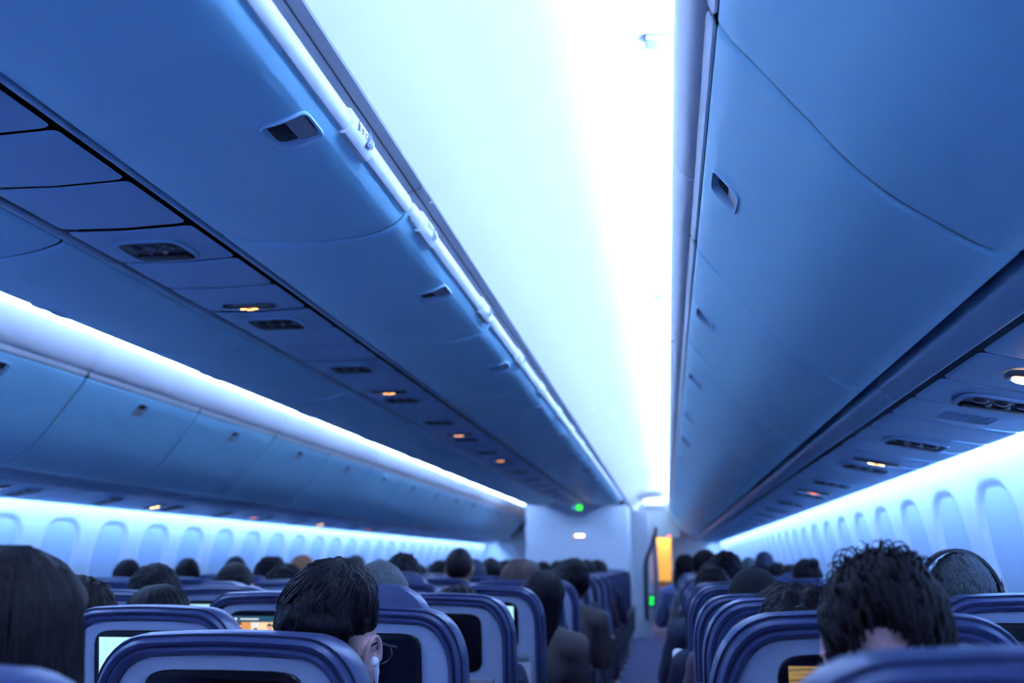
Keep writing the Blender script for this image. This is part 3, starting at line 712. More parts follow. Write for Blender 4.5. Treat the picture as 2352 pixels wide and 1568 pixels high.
def body_mesh(m, d=(0, 0, 0), T=None, voxel=.007, wide=1., arms=0, name='body', es=1.):
    T = T or head_frame(d); J = skeleton(d, 0, wide, arms); b = MB()
    add_head(b, T, True, es)
    hc = T @ Vector((0, -.028, -.08))
    b.cap(J['neck0'], .062, hc, .052)
    b.ball(J['chest'], (.165*wide, .105, .16), 24, 16); b.ball(J['waist'], (.145*wide, .105, .15), 24, 16); b.ball(J['hip'], (.160*wide, .125, .12), 24, 16)
    b.cap(J['shl']+Vector((.02, 0, .0)), .058, J['shr']+Vector((-.02, 0, .0)), .058)
    b.cap(J['neck0']+Vector((0, 0, .01)), .06, J['shl'], .05); b.cap(J['neck0']+Vector((0, 0, .01)), .06, J['shr'], .05)
    for n, s in (('l', -1), ('r', 1)):
        b.cap(J['sh'+n], .054, J['el'+n], .042); b.cap(J['el'+n], .042, J['wr'+n], .028)
        fd = Vector((-.25*s if arms == 0 else -.5*s, 1, -.12)); hand(b, J['wr'+n], fd, -s, (1, .25*s, 0))
        b.cap(J['hp'+n], .088, J['kn'+n], .062); b.cap(J['kn'+n], .060, J['an'+n], .040)
        b.cap(J['an'+n]+Vector((0, -.02, -.06)), .040, J['an'+n]+Vector((.01*s, .15, -.072)), .030)
    return remesh(b, voxel, m, name, 2), J
def shirt_mesh(m, J, wide=1., voxel=.010, collar=.0, hood=False, name='shirt'):
    b = MB(); g = .014
    b.ball(J['chest'], (.165*wide+g, .105+g, .16+g), 24, 16); b.ball(J['waist'], (.145*wide+g, .105+g, .15+g), 24, 16); b.ball(J['hip']+Vector((0, -.01, .02)), (.160*wide+g, .125+g, .11), 24, 16)
    b.cap(J['shl']+Vector((.02, 0, 0)), .058+g, J['shr']+Vector((-.02, 0, 0)), .058+g)
    b.cap(J['neck0'], .060+g*.7, J['shl'], .05+g); b.cap(J['neck0'], .060+g*.7, J['shr'], .05+g)
    for n in 'lr': b.cap(J['sh'+n], .054+g, J['el'+n], .044+g); b.cap(J['el'+n], .043+g, J['wr'+n]*.92+J['el'+n]*.08, .033+g)
    if collar: b.cap(J['neck0'], .066+g, J['neck0']+(J['neck1']-J['neck0'])*collar, .060+g)
    if hood:
        c = J['neck0']+Vector((0, -.055, .035)); b.cap(c+Vector((-.07, .02, .0)), .042, c+Vector((.07, .02, 0)), .042); b.cap(c+Vector((0, -.01, 0)), .05, c+Vector((0, .0, -.09)), .045)
    me = remesh(b, voxel, m, name, 3)
    out = []
    for v, n_ in [(v.co.copy(), v.normal.copy()) for v in me.vertices]:      # cloth folds
        out.extend(v + n_*(noise.noise(v*14+Vector((3, 1, 2)))*.006 + noise.noise(Vector((v.x*30, v.y*30, v.z*9)))*.004))
    me.vertices.foreach_set('co', out); me.update()
    return me
def trousers_mesh(m, J, name='trousers'):
    b = MB(); g = .011
    b.ball(J['hip']+Vector((0, 0, -.02)), (.155+g, .12+g, .10+g), 20, 12)
    for n in 'lr': b.cap(J['hp'+n], .088+g, J['kn'+n], .062+g); b.cap(J['kn'+n], .062+g, J['an'+n]+Vector((0, 0, .03)), .048+g)
    return remesh(b, .012, m, name, 2)
# hair, in head space; every direction gets a thickness, below the hair line the surface dives into the skull
def hair_mesh(m, T, thick=.018, nape=-.05, front=.055, side=-.012, wave=.003, freq=22, seed=0, n=96, k=64, top=0., name='hair', taper=.022, sc=(1, 1, 1)):
    b = MB(); off = Vector((seed*3.1, seed*1.7, seed*.9))
    def fn(d):
        p = Vector((d.x*SKX, d.y*SKY, d.z*SKZ))
        z = p.z+.022; y = p.y-.012
        f = sm(-.35, .55, d.y)                                   # 0 back .. 1 front
        sd = sm(.55, .95, abs(d.x))
        line = nape*(1-f) + front*f
        if d.y > -.5: line = line*(1-sd*.8)+side*sd*.8
        a = sm(line-.012, line+.010, z)
        th = thick*(1+.35*d.z) + top*max(0, d.z)**2
        th *= .12+.88*sm(line-.004, line+taper, z)
        g = noise.noise(Vector((d.x*freq*.5, d.y*freq*.5, d.z*freq*.18))+off)*1.0 + noise.noise(Vector((d.x*5, d.y*5, d.z*5))+off)*1.2
        g2 = noise.noise(Vector((d.x*freq*1.6, d.y*freq*1.6, d.z*freq*.5))+off)*.7
        r = 1 + (th + wave*(g+g2))/.09
        return (r*a + .82*(1-a))
    b.ball((0, -.012, .022), (SKX*sc[0], SKY*sc[1], SKZ*sc[2]), n, k, fn); b.xf(T)
    me = b.mesh(name, m, 180); return me
def long_hair_mesh(m, T, length=.26, width=.098, depth=.085, seed=0, flare=.012, wave=.004, n=110, rows=46, name='hair', front=-.002):
    b = MB(); loops = []; off = Vector((seed*2.3, seed, 0))
    zt = .022+SKZ+.022
    for i in range(rows):
        t = i/(rows-1); z = zt-.004-(zt+length)*t
        if z > .02: q = math.sqrt(max(.0, 1-((z-.02)/(zt-.02+.001))**2)); rx = (SKX+.022)*q; ry = (SKY+.020)*q
        else:
            s_ = sm(.02, -length, z) if False else min(1, (.02-z)/(length+.02)); rx = (SKX+.022)+(width-SKX-.022+flare)*s_; ry = (SKY+.020)*(1-s_)+depth*s_
            if s_ > .85: rx *= 1-.25*((s_-.85)/.15)**2; ry *= 1-.25*((s_-.85)/.15)**2
        fr = sm(.075, .03, z)                # below the forehead the front is open: pull it behind the face
        l = []
        for j in range(n):
            a = 2*PI*j/n; x = rx*math.cos(a); y = ry*math.sin(a)
            if y > 0: y = y*(1-fr)+ (front+.01)*fr*math.sin(a)
            g = noise.noise(Vector((math.cos(a)*9, math.sin(a)*9, z*5))+off)*1.0+noise.noise(Vector((math.cos(a)*26, math.sin(a)*26, z*6))+off)*.7+noise.noise(Vector((x*14, y*14, z*7))+off)*1.3
            k_ = 1+wave*g/max(.03, math.hypot(x, y))
            l.append(Vector((x*k_, y*k_-.012, z)))
        loops.append(l)
    b.loft(loops, True, True); b.xf(T); return b.mesh(name, m, 180)
def cap_mesh(m, T, brim=True, name='cap'):
    b = MB()
    def fn(d): 
        a = sm(-.10, .04, d.z*.11+.02); return (1.23+.02*math.cos(d.z*8))*a+.82*(1-a)
    b.ball((0, -.012, .022), (SKX, SKY, SKZ), 40, 26, fn)
    if brim:
        rows_ = []
        for i in range(7):
            t = i/6; l = []
            for j in range(13):
                a = math.radians(25+130*j/12); rr = 1.16+t*.62*math.sin(math.radians(180*j/12))
                l.append(Vector((SKX*rr*math.cos(a), -.012+SKY*rr*math.sin(a), .052-.012*t-.012*abs(math.cos(a))*t)))
            rows_.append(l)
        b.loft(rows_, False, False, False); b.loft([[p+Vector((0, 0, -.004)) for p in l] for l in rows_], False, False, False)
        b.ball((0, -.012, .022+SKZ*1.22), .007, 10, 6)
    b.xf(T); return b.mesh(name, m, 50)
def bun_add(me_T, m, z=.10, y=-.085, r=.034):
    b = MB(); b.ball((0, y, z), (r, r, r), 24, 16, lambda d: 1+.08*math.sin(d.z*18+d.x*6)); b.xf(me_T); return b.mesh('hair_bun', m, 180)
HAIR = dict(black=hairmat('hair_black', (.007, .006, .009)), dark=hairmat('hair_dark_brown', (.016, .011, .012)), brown=hairmat('hair_brown', (.085, .05, .045)), grey=hairmat('hair_grey', (.085, .09, .095)), tan=hairmat('hair_lamplit', (.46, .20, .10)))
CL = dict(navy=mat('cloth_navy', (.03, .035, .07), .85, .5, 300, var=.2), black=mat('cloth_black', (.012, .012, .014), .9, .5, 300, var=.2), grey=mat('cloth_grey', (.12, .12, .13), .85, .5, 300, var=.2), pale=mat('cloth_pale', (.60, .62, .66), .8, .4, 250, var=.06),
          brown=mat('cloth_brown', (.10, .075, .075), .85, .5, 300, var=.2), blue=mat('cloth_blue', (.13, .19, .36), .8, .5, 300, var=.12), plum=mat('cloth_plum', (.12, .06, .10), .85, .5, 300, var=.2), jean=mat('cloth_denim', (.05, .06, .12), .85, .5, 400, var=.25))
FAB_ = {}
def fig(key, **k):
    """meshes of one kind of passenger"""
    d = k.get('d', (0, 0, 0)); T = head_frame(d, k.get('yaw', 0), k.get('pitch', 0), k.get('roll', 0), k.get('k', 1.))
    body, J = body_mesh(M[k.get('skin', 'skin')], d, T, k.get('voxel', .0085), k.get('wide', 1.), k.get('arms', 0), 'body', k.get('es', 1.))
    r = dict(body=body, shirt=shirt_mesh(CL[k.get('shirt', 'navy')], J, k.get('wide', 1.), .011, k.get('collar', 0), k.get('hood', False), k.get('sname', 'shirt')), trousers=trousers_mesh(CL['jean'], J))
    style = k.get('style', 'short'); hm = HAIR[k.get('hair', 'black')]
    if style == 'short': r['hair'] = hair_mesh(hm, T, k.get('thick', .018), seed=k.get('seed', 0), nape=-.06, wave=.004, top=k.get('top', 0))
    if style == 'volume': r['hair'] = hair_mesh(hm, T, .030, seed=k.get('seed', 0), nape=-.085, wave=.007, freq=14, top=.012)
    if style == 'cropped': r['hair'] = hair_mesh(hm, T, .007, seed=k.get('seed', 0), nape=-.05, wave=.001)
    if style == 'long': r['hair'] = long_hair_mesh(hm, T, k.get('length', .24), k.get('hw', .098), seed=k.get('seed', 0))
    if style == 'bob': r['hair'] = long_hair_mesh(hm, T, .12, .10, .09, seed=k.get('seed', 0))
    if style == 'bun': r['hair'] = hair_mesh(hm, T, .012, nape=-.05, seed=1); r['hair_bun'] = bun_add(T, hm)
    if style == 'cap': r['hair'] = hair_mesh(hm, T, .010, nape=-.06, seed=2); r['cap'] = cap_mesh(CL[k.get('capc', 'black')], T)
    if style == 'beanie': r['hair'] = hair_mesh(hm, T, .008, nape=-.07, seed=3); r['beanie'] = cap_mesh(CL[k.get('capc', 'black')], T, False, 'beanie')
    r['T'] = T; r['J'] = J
    return r
NP = [0]
def put_person(f, col, row, label, dx=0., dy=0., top=None, group='seated passengers', rot=0.):
    t = thing('person', label, 'person', (COL[col]+dx, PITCH*row+dy, 0), group)
    if top is not None:
        zmax = max((f['cap'] if 'cap' in f else f['beanie'] if 'beanie' in f else f['hair'] if 'hair' in f else f['body']).vertices, key=lambda v: v.co.z).co.z
        t.scale = (1, 1, (top+H)/zmax)
    if col in ('R2', 'L2'): t.scale.x = .88; t.location.x += -.025 if col == 'R2' else .025
    for k in ('body', 'shirt', 'trousers', 'hair', 'hair_bun', 'cap', 'beanie'):
        if k in f: 
            o = link(k, f[k], t)
    return t
F = dict(
    shortA=fig('shortA', hair='black', shirt='navy'), shortB=fig('shortB', hair='dark', shirt='grey', thick=.022, seed=4, yaw=.3), cropped=fig('cropped', style='cropped', hair='dark', shirt='black', skin='skin_tan'),
    volume=fig('volume', style='volume', hair='black', shirt='navy', seed=2), bob=fig('bob', style='bob', hair='dark', shirt='plum', seed=1), longA=fig('longA', style='long', hair='black', shirt='blue', seed=5, yaw=-.3),
    bun=fig('bun', style='bun', hair='dark', shirt='grey', yaw=.5), cap=fig('cap', style='cap', shirt='plum', hair='black'), beanie=fig('beanie', style='beanie', shirt='navy', capc='navy'), grey=fig('grey', style='short', hair='grey', shirt='blue', seed=6),
    brown=fig('brown', style='bob', hair='brown', shirt='brown', seed=7), lamplit=fig('lamplit', style='volume', hair='tan', shirt='brown', seed=8), bald=fig('bald', style='cropped', hair='grey', shirt='grey', thick=.005),
)
F['slump'] = fig('slump', style='bob', hair='black', shirt='navy', d=(-.10, .03, -.05), roll=-.15, seed=14)
F['tilt2'] = fig('tilt2', style='volume', hair='black', shirt='navy', d=(-.11, .02, -.02), roll=-.2, seed=16, wide=.92)
F['lean3'] = fig('lean3', style='volume', hair='dark', shirt='grey', d=(.16, .0, -.03), roll=.2, seed=15)
def W(c): return WHERE[c]
# hand-placed passengers (row, sideways shift, height of the top of the head)
PEOPLE = [
    ('tilt2', 'R1', 2, .05, -.035, .05, 'person with thick black hair low in the seat just ahead of the curly-haired man'),
    ('cap', 'R1', 4, -.035, -.012, .0, 'person wearing a dark cap in the near aisle seat, four rows ahead'),
    ('shortA', 'R1', 6, -.10, -.012, .05, 'person with dark hair leaning into the aisle behind the one in the dark cap'),
    ('volume', 'R1', 7, .01, .07, 0, 'tall person with full black hair beyond the dark cap, seventh row of the near pair'),
    ('shortB', 'R1', 9, -.05, .095, 0, 'tall person with dark hair rising above the ninth row of the near pair'),
    ('longA', 'R1', 11, -.16, .07, 0, 'person with black hair leaning far into the aisle, eleventh row of the near pair'),
    ('beanie', 'R2', 10, -.02, .085, 0, 'person in a navy knit hat by the windows, tenth row of the near pair'),
    ('bun', 'R2', 7, -.02, .02, 0, 'person with hair tied up by the windows, seventh row of the near pair'),
    ('grey', 'R2', 12, -.02, .05, 0, 'person with grey hair by the windows, twelfth row of the near pair'),
    ('slump', 'K2', 3, -.03, -.062, .05, 'person with long dark hair slumped in the middle of the third row'),
    ('lean3', 'K3', 3, .05, -.035, .02, 'person with dark hair and a light parting at the far side of the third row'),
    ('shortA', 'K3', 4, .03, .0, 0, 'person with short black hair on the far aisle, fourth row of the centre trio'),
    ('cropped', 'K3', 5, -.02, .0, 0, 'person with a smooth dark crown on the far aisle, fifth row of the centre trio'),
    ('bald', 'K1', 3, -.04, .005, .02, 'person with grey close-cropped hair behind the raised headrest in the third row'),
    ('shortA', 'K1', 4, .02, -.072, 0, 'person with black hair barely showing over the fourth seat of the near aisle'),
    ('volume', 'K3', 6, -.10, .0, 0, 'person with rounded dark hair on the far aisle, sixth row of the centre trio'),
    ('shortB', 'K3', 7, -.02, .03, 0, 'person with dark hair on the far aisle, seventh row of the centre trio'),
    ('volume', 'K2', 6, -.06, .055, .1, 'person with black hair above a raised headrest in the middle, sixth row'),
    ('cropped', 'K2', 7, .10, .085, 0, 'tall person with cropped dark hair in the middle of the seventh row'),
    ('shortA', 'K3', 10, 0, .02, 0, 'person with short black hair on the far aisle, tenth row of the centre trio'),
    ('shortA', 'K2', 10, 0, .02, 0, 'person with short black hair in the middle of the tenth row'),
    ('grey', 'L1', 5, .06, .02, 0, 'person with grey tousled hair across the far aisle, fifth row'),
    ('lamplit', 'L1', 9, .08, .06, 0, 'person with orange auburn hair across the far aisle, ninth row'),  # orange hair colour stands in for warm lamplight
    ('volume', 'L1', 8, .14, .045, 0, 'person with bushy dark hair across the far aisle, eighth row'),
    ('grey', 'L1', 11, .0, .07, 0, 'person with bluish grey hair across the far aisle, eleventh row'),
    ('shortB', 'L2', 7, .0, .02, 0, 'person leaning towards the window across the far aisle, seventh row'),
    ('shortB', 'L2', 8, .0, .03, 0, 'person leaning towards the window across the far aisle, eighth row'),
    ('shortA', 'L2', 9, .0, .05, 0, 'person with black hair near the window across the far aisle, ninth row'),
    ('bob', 'L2', 10, .0, .05, 0, 'person with a dark bob near the window across the far aisle, tenth row'),
    ('shortA', 'K1', 8, .08, .02, 0, 'person with black hair on the near aisle, eighth row of the centre trio'),
    ('bob', 'K1', 9, .0, .0, 0, 'person with a dark bob on the near aisle, ninth row of the centre trio'),
    ('cap', 'K1', 11, .02, .03, 0, 'person wearing a black cap on the near aisle, eleventh row of the centre trio'),
    ('shortA', 'K1', 12, .06, .03, 0, 'person with short black hair on the near aisle, twelfth row of the centre trio'),
]
taken = {(c, r) for _, c, r, *_ in PEOPLE} | {('K1', 1), ('K1', 2), ('R1', 1), ('R2', 3), ('K1', 5), ('K1', 6), ('K1', 7), ('R1', 3), ('R1', 5)}
for k, c, r, dx, top, dy, lab in PEOPLE: put_person(F[k], c, r, lab, dx, dy, top)
DESC = dict(shortA='short black hair', shortB='dark tousled hair', cropped='close-cropped hair', volume='thick black hair', bob='a dark bob', cap='a dark cap', beanie='a knit hat', grey='grey hair')
rr = random.Random(11)
for c in ('K1', 'K2', 'K3', 'R1', 'R2', 'L1', 'L2'):
    for r in range(8 if c[0] != 'L' else 10, 17 if c[0] == 'K' else 20):
        if (c, r) in taken or rr.random() > .62: continue
        k = rr.choice(list(DESC)); put_person(F[k], c, r, 'person with %s in %s, %s row ahead' % (DESC[k], W(c), ORD[r]), rr.uniform(-.03, .03) if c not in ('R2', 'L2') else rr.uniform(-.01, .01), 0, rr.uniform(-.02, .045))
# ---------------------------------------------------------------- the passengers nearest the camera
# the man with the earbud: faded sides, swept top, head turned towards the near aisle
def curl_strands(b, T, n, seed, zmin=.06, r=.0016, lift=.03, curl=.016):
    q = random.Random(seed)
    for i in range(n):
        a = q.uniform(0, 2*PI); e = q.uniform(.55, 1.35)
        d = Vector((math.cos(a)*math.cos(e), math.sin(a)*math.cos(e), math.sin(e)))
        p = Vector((d.x*(SKX+.022), d.y*(SKY+.022)-.012, d.z*(SKZ+.024)+.022))
        if p.z < zmin: continue
        tg = d.cross(Vector((q.uniform(-1, 1), q.uniform(-1, 1), .2))).normalized(); pts = []
        L = q.uniform(.5, 1.)*lift; cr = q.uniform(.5, 1.)*curl; ph = q.uniform(0, 6)
        for k in range(11):
            t = k/10; pts.append(p+d*(L*t-.012)+tg*(cr*(math.cos(ph+t*5.2)-math.cos(ph)))+d*(cr*.6*(math.sin(ph+t*5.2)-math.sin(ph))))
        b.tube([T @ v for v in pts], [r*(1-.6*k/10) for k in range(11)], 5)
f1 = fig('earbud', style='none', skin='skin', shirt='blue', d=(.115, .0, -.048), yaw=-.26, pitch=-.06, roll=.05, k=1.05, es=1.2, voxel=.0042, hood=True, sname='hooded_top')
T1 = f1['T']
p_earbud = put_person(f1, 'K1', 2, 'person with dark hair faded at the sides and a white earbud, two rows ahead', group='passengers nearest the camera'); p_earbud.location.y += -.015
hm1 = hair_mesh(HAIR['black'], T1, .022, nape=-.012, front=.058, side=.036, wave=.0045, freq=26, seed=12, n=150, k=100, top=.016, taper=.06)
# the stubble of the fade is a colour of the skin itself: dark above the neck, clear below
msk = mat('skin_faded_stubble', (.66, .36, .34), .55, .15, 300); nt = msk.node_tree; bs = nt.nodes['Principled BSDF']
tc = nt.nodes.new('ShaderNodeTexCoord'); sx = nt.nodes.new('ShaderNodeSeparateXYZ'); nz = nt.nodes.new('ShaderNodeTexNoise'); nz.inputs['Scale'].default_value = 420; nz.inputs['Detail'].default_value = 2
nt.links.new(tc.outputs['Object'], sx.inputs['Vector']); nt.links.new(tc.outputs['Object'], nz.inputs['Vector'])
mr_ = nt.nodes.new('ShaderNodeMapRange'); mr_.inputs['From Min'].default_value = HZ-.125; mr_.inputs['From Max'].default_value = HZ-.050
nt.links.new(sx.outputs['Z'], mr_.inputs['Value'])
my = nt.nodes.new('ShaderNodeMapRange'); my.inputs['From Min'].default_value = .258; my.inputs['From Max'].default_value = .215    # hair only behind the ear line
cmb = nt.nodes.new('ShaderNodeVectorMath'); cmb.operation = 'DOT_PRODUCT'; cmb.inputs[1].default_value = (math.sin(.26), math.cos(.26), 0)
nt.links.new(tc.outputs['Object'], cmb.inputs[0]); nt.links.new(cmb.outputs['Value'], my.inputs['Value'])
m2 = nt.nodes.new('ShaderNodeMath'); m2.operation = 'MULTIPLY'; nt.links.new(mr_.outputs['Result'], m2.inputs[0]); nt.links.new(my.outputs['Result'], m2.inputs[1])
m3 = nt.nodes.new('ShaderNodeMath'); m3.operation = 'MULTIPLY_ADD'; m3.inputs[1].default_value = .6; nt.links.new(nz.outputs['Fac'], m3.inputs[0]); m3.inputs[2].default_value = .7
m4 = nt.nodes.new('ShaderNodeMath'); m4.operation = 'MULTIPLY'; m4.use_clamp = True; nt.links.new(m2.outputs[0], m4.inputs[0]); nt.links.new(m3.outputs[0], m4.inputs[1])
mx = nt.nodes.new('ShaderNodeMix'); mx.data_type = 'RGBA'; mx.inputs['A'].default_value = (.66, .36, .34, 1); mx.inputs['B'].default_value = (.035, .025, .03, 1)
nt.links.new(m4.outputs[0], mx.inputs['Factor']); nt.links.new(mx.outputs['Result'], bs.inputs['Base Color'])
f1['body'].materials.clear(); f1['body'].materials.append(msk)
link('hair', hm1, p_earbud)
q = random.Random(5); b = MB()
for i in range(150):           # combed locks over the crown
    a = q.uniform(-1.4, 1.4); e0 = q.uniform(.45, 1.2)
    pts = []
    for k in range(7):
        t = k/6; e = e0+.55*t-.1; az = PI/2+PI+a*(1-.25*t)+.5*t
        d = Vector((math.cos(az)*math.cos(e), math.sin(az)*math.cos(e), math.sin(e))); rr_ = 1+(.022+.016*max(0, d.z)**2+.0045*math.sin(t*PI))/.085
        pts.append(T1 @ Vector((d.x*SKX*rr_, d.y*SKY*rr_-.012, d.z*SKZ*rr_+.022)))
    b.tube(pts, [.0012, .0028, .0034, .0034, .003, .0022, .0008], 5)
b.build('hair_locks', HAIR['black'], p_earbud, angle=180)
# earbud, and the temple of the glasses
eb = MB(); eb.ball((.0865, .004, -.012), (.008, .008, .009), 14, 10); eb.cap((.0895, .008, -.012), .0042, (.0895, .013, -.046), .0034, 12)
eb.xf(T1); o = eb.build('earbud', M['earbud'], None, p_earbud.location); tag(o, 'white wireless earbud in the ear of the man with faded hair', 'earbud')
gl = MB(); gl.tube([T1 @ Vector(p) for p in ((.079, -.010, .012), (.083, .012, .020), (.080, .060, .014), (.072, .100, .010))], .0022, 8); gl.tube([T1 @ Vector(p) for p in ((-.079, -.010, .012), (-.083, .012, .020), (-.080, .060, .014), (-.072, .100, .010))], .0022, 8)
for s in (-1, 1): gl.tube([T1 @ Vector((s*.034+.026*math.cos(2*PI*i/20), .108-.012*abs(math.cos(2*PI*i/20)) if False else .106, -.004+.020*math.sin(2*PI*i/20))) for i in range(20)], .002, 6, closed=True)
gl.tube([T1 @ Vector(p) for p in ((-.008, .108, 0), (0, .112, .003), (.008, .108, 0))], .002, 6)
o = gl.build('glasses', M['hp'], None, p_earbud.location); tag(o, 'thin dark glasses worn by the man with the white earbud', 'glasses')
# the curly-haired man right in front
f2 = fig('curly', style='none', skin='skin', shirt='black', d=(-.058, .155, .008), pitch=-.60, roll=.07, yaw=-.12, k=.86, voxel=.0042, collar=.30)
T2 = f2['T']; p_curly = put_person(f2, 'R1', 1, 'person with wild curly dark hair just ahead in the near aisle seat', group='passengers nearest the camera')
p_curly.location.y = PITCH+.10
link('hair', hair_mesh(HAIR['dark'], T2, .015, nape=-.026, front=.06, side=.004, wave=.0085, freq=11, seed=21, n=150, k=100, top=.0, taper=.03), p_curly)
b = MB(); curl_strands(b, T2, 230, 3, zmin=.035, r=.00165, lift=.027, curl=.015)
q = random.Random(9)
for i in range(260):        # thick wavy locks falling towards the nape
    az = q.uniform(PI*1.02, PI*1.98); e0 = q.uniform(-.1, 1.1); pts = []; ph = q.uniform(0, 6)
    for k in range(9):
        t = k/8; e = e0-.85*t; z_ = az+.12*math.sin(ph+t*5)
        d = Vector((math.cos(z_)*math.cos(e), math.sin(z_)*math.cos(e), math.sin(e))); rr_ = 1+(.0155+.004*math.sin(ph+t*6))/.085
        p = Vector((d.x*SKX*rr_, d.y*SKY*rr_-.012, d.z*SKZ*rr_+.022))
        if p.z < -.046+.034*math.exp(-((az-1.47*PI)/.28)**2)-.010*abs(math.sin(az*5)): break
        pts.append(T2 @ p)
    if len(pts) > 4: b.tube(pts, [.0035*math.sin(PI*(.12+.80*k/(len(pts)-1)))+.0006 for k in range(len(pts))], 5)
b.build('hair_curls', HAIR['dark'], p_curly, angle=180)
# the long-haired woman at the left edge
f3 = fig('woman', style='long', hair='dark', shirt='plum', d=(.02, .05, .0), length=.36, hw=.128, yaw=.12, seed=31, voxel=.006)
p_woman = put_person(f3, 'K1', 1, 'person with long smooth dark hair just ahead in the centre trio', group='passengers nearest the camera')
p_woman.location.y = PITCH+.03; p_woman.location.x -= .085
b = MB(); T3 = f3['T']; q = random.Random(4)
for i in range(240):
    a = q.uniform(PI*1.0, PI*2.0); pts = []; ph = q.uniform(0, 6)
    for k in range(14):
        t = k/13; z = .135-.46*t
        if z > .02: qq = math.sqrt(max(.02, 1-((z-.02)/.118)**2)); rx = (SKX+.024)*qq; ry = (SKY+.022)*qq
        else: s_ = (.02-z)/.38; rx = .0995+.040*s_; ry = .1185-.03*s_
        aa = a+.05*math.sin(ph+t*4); pts.append(T3 @ Vector((rx*math.cos(aa), ry*math.sin(aa)-.012, z)))
    b.tube(pts, [.0006]+[.0032]*11+[.002, .0006], 5)
b.build('hair_locks', HAIR['dark'], p_woman, angle=180)
# headphones man by the window
f4 = fig('hp', style='short', hair='grey', shirt='navy', thick=.014, seed=41, voxel=.006, d=(-.05, .0, 0))
p_hp = put_person(f4, 'R2', 3, 'person with tousled greying hair wearing headphones by the near windows', dx=-.03, top=.026, group='passengers nearest the camera')
T4 = f4['T']; sc_ = p_hp.scale.z; hp = MB()
S4 = Matrix.Diagonal((1, 1, sc_, 1))
loop = []
for i in range(25):
    a = PI*i/24; loop.append((math.cos(a), math.sin(a)))
hp.loft([[S4 @ (T4 @ Vector((x*(SKX+r), y+(-.012), .01+z*(SKZ+r+.012)))) for r, y in ((.022, -.016), (.030, -.014), (.031, .014), (.022, .016))] for x, z in loop], True, True)
o_hp = hp.build('headband', M['hp'], None); t = thing('headphones', 'black over-ear headphones worn by the greying person at the near windows', 'headphones', p_hp.location); o_hp.parent = t
for s in (-1, 1):
    c = MB().ball((s*(SKX+.018), -.006, .022), (.016, .034, .042), 24, 14); c.xf(S4 @ T4); c.build('ear_cup', M['hp'], t)
    c = MB().box((s*(SKX+.030), -.010, .062), (.005, .010, .026), .002); c.xf(S4 @ T4); c.build('slider', M['silver'], t)
# two passengers leaning into the near aisle
f5 = fig('leanlong', style='long', hair='black', shirt='brown', d=(.16, .05, -.055), roll=.22, yaw=-.15, pitch=-.1, length=.20, seed=51, wide=1.05, arms=0)
put_person(f5, 'K1', 5, 'person with long black hair leaning into the near aisle in a brown top, fifth row', dx=.04, dy=.03, group='passengers leaning into the aisle')
f6 = fig('brownback', style='bob', hair='brown', shirt='plum', d=(.0, 0, 0), seed=52)
put_person(f6, 'K1', 6, 'person with brown hair in front of the leaning black-haired one, sixth row', dx=.0, top=.015, group='passengers leaning into the aisle')
f7 = fig('leanshort', style='volume', hair='black', shirt='brown', d=(.14, .08, -.03), roll=.15, seed=53, wide=1.1)
put_person(f7, 'K1', 7, 'person with short black hair leaning into the near aisle, seventh row', dx=.04, dy=.02, group='passengers leaning into the aisle')
f8 = fig('reader', style='short', hair='black', shirt='pale', d=(.13, .06, -.075), roll=.2, seed=54, wide=1.1)
put_person(f8, 'R1', 3, 'person in a pale top whose shoulder shows beside the third aisle seat', dx=-.165, dy=-.02, group='passengers leaning into the aisle')
f9 = fig('dark5', style='volume', hair='black', shirt='navy', d=(-.05, .03, -.04), seed=55, wide=1.)
put_person(f9, 'R1', 5, 'person in dark clothes low in the fifth aisle seat of the near pair', dx=-.05, top=-.085, group='passengers leaning into the aisle')
o = MB().box((0, 0, 0), (.05, .16, .12), .02, seg=4, M4=Matrix.Rotation(.5, 4, 'X')).build('pillow', M['paper'], None, (.035, PITCH*5+.42, .80)); tag(o, 'small white pillow held at the aisle side of the fifth row', 'pillow')

# ---------------------------------------------------------------- the front of the cabin
YB = 14.25
b = MB().box((CX, YB+.45, 1.03), (1.50, .9, 2.06), .02)
struct('wall_front', b, M['bulk'], 'pale bulkhead closing off the centre seats at the front')
b = MB()
b.loft([[Vector((CX+u, YB-.18, H+.800)) for u in (-.42, .42)] + [Vector((CX+u, YB-.18, H+.81)) for u in (.42, -.42)], [Vector((CX+u, YB+.0, H+.66)) for u in (-.12, .12)] + [Vector((CX+u, YB+.0, H+.81)) for u in (.42, -.42)]], True, True)
trim(b, M['panel'], 'wedge standing in for the shadow and underside where the centre bins meet the bulkhead')  # solid wedge stands in for shadow and bin underside
t = thing('exit_sign', 'green lit exit sign hanging under the centre bins at the bulkhead', 'exit sign', (CX+.04, YB-.32, H+.758))
MB().box((0, .012, 0), (.16, .02, .075), .006).build('sign_body', M['lens'], t)
MB().box((.032, -.002, 0), (.078, .012, .062), .012).build('lit_face', M['green'], t)
MB().box((-.050, -.002, 0), (.048, .012, .055), .010).build('side_face', M['cyan'], t)
o = link('exit_lettering', text_mesh('EXIT', .026, em('exit_letters', (.6, 1., .5), 2.)), t); o.rotation_euler = (PI/2, 0, 0); o.location = (.032, -.0095, 0)
t = thing('seatbelt_sign', 'lit warm seat belt sign on the pale front bulkhead', 'seat belt sign', (CX+.035, YB-.003, H+.372))
MB().box((0, 0, 0), (.24, .014, .075), .004).build('sign_plate', M['bulk'], t)
for i, (u, k) in enumerate(((-.062, 'pink'), (-.03, 'warm'), (.012, 'warm'), (.052, 'warm'))): MB().box((u, -.008, 0), (.030, .004, .030), .008).build('lit_symbol', M[k], t)
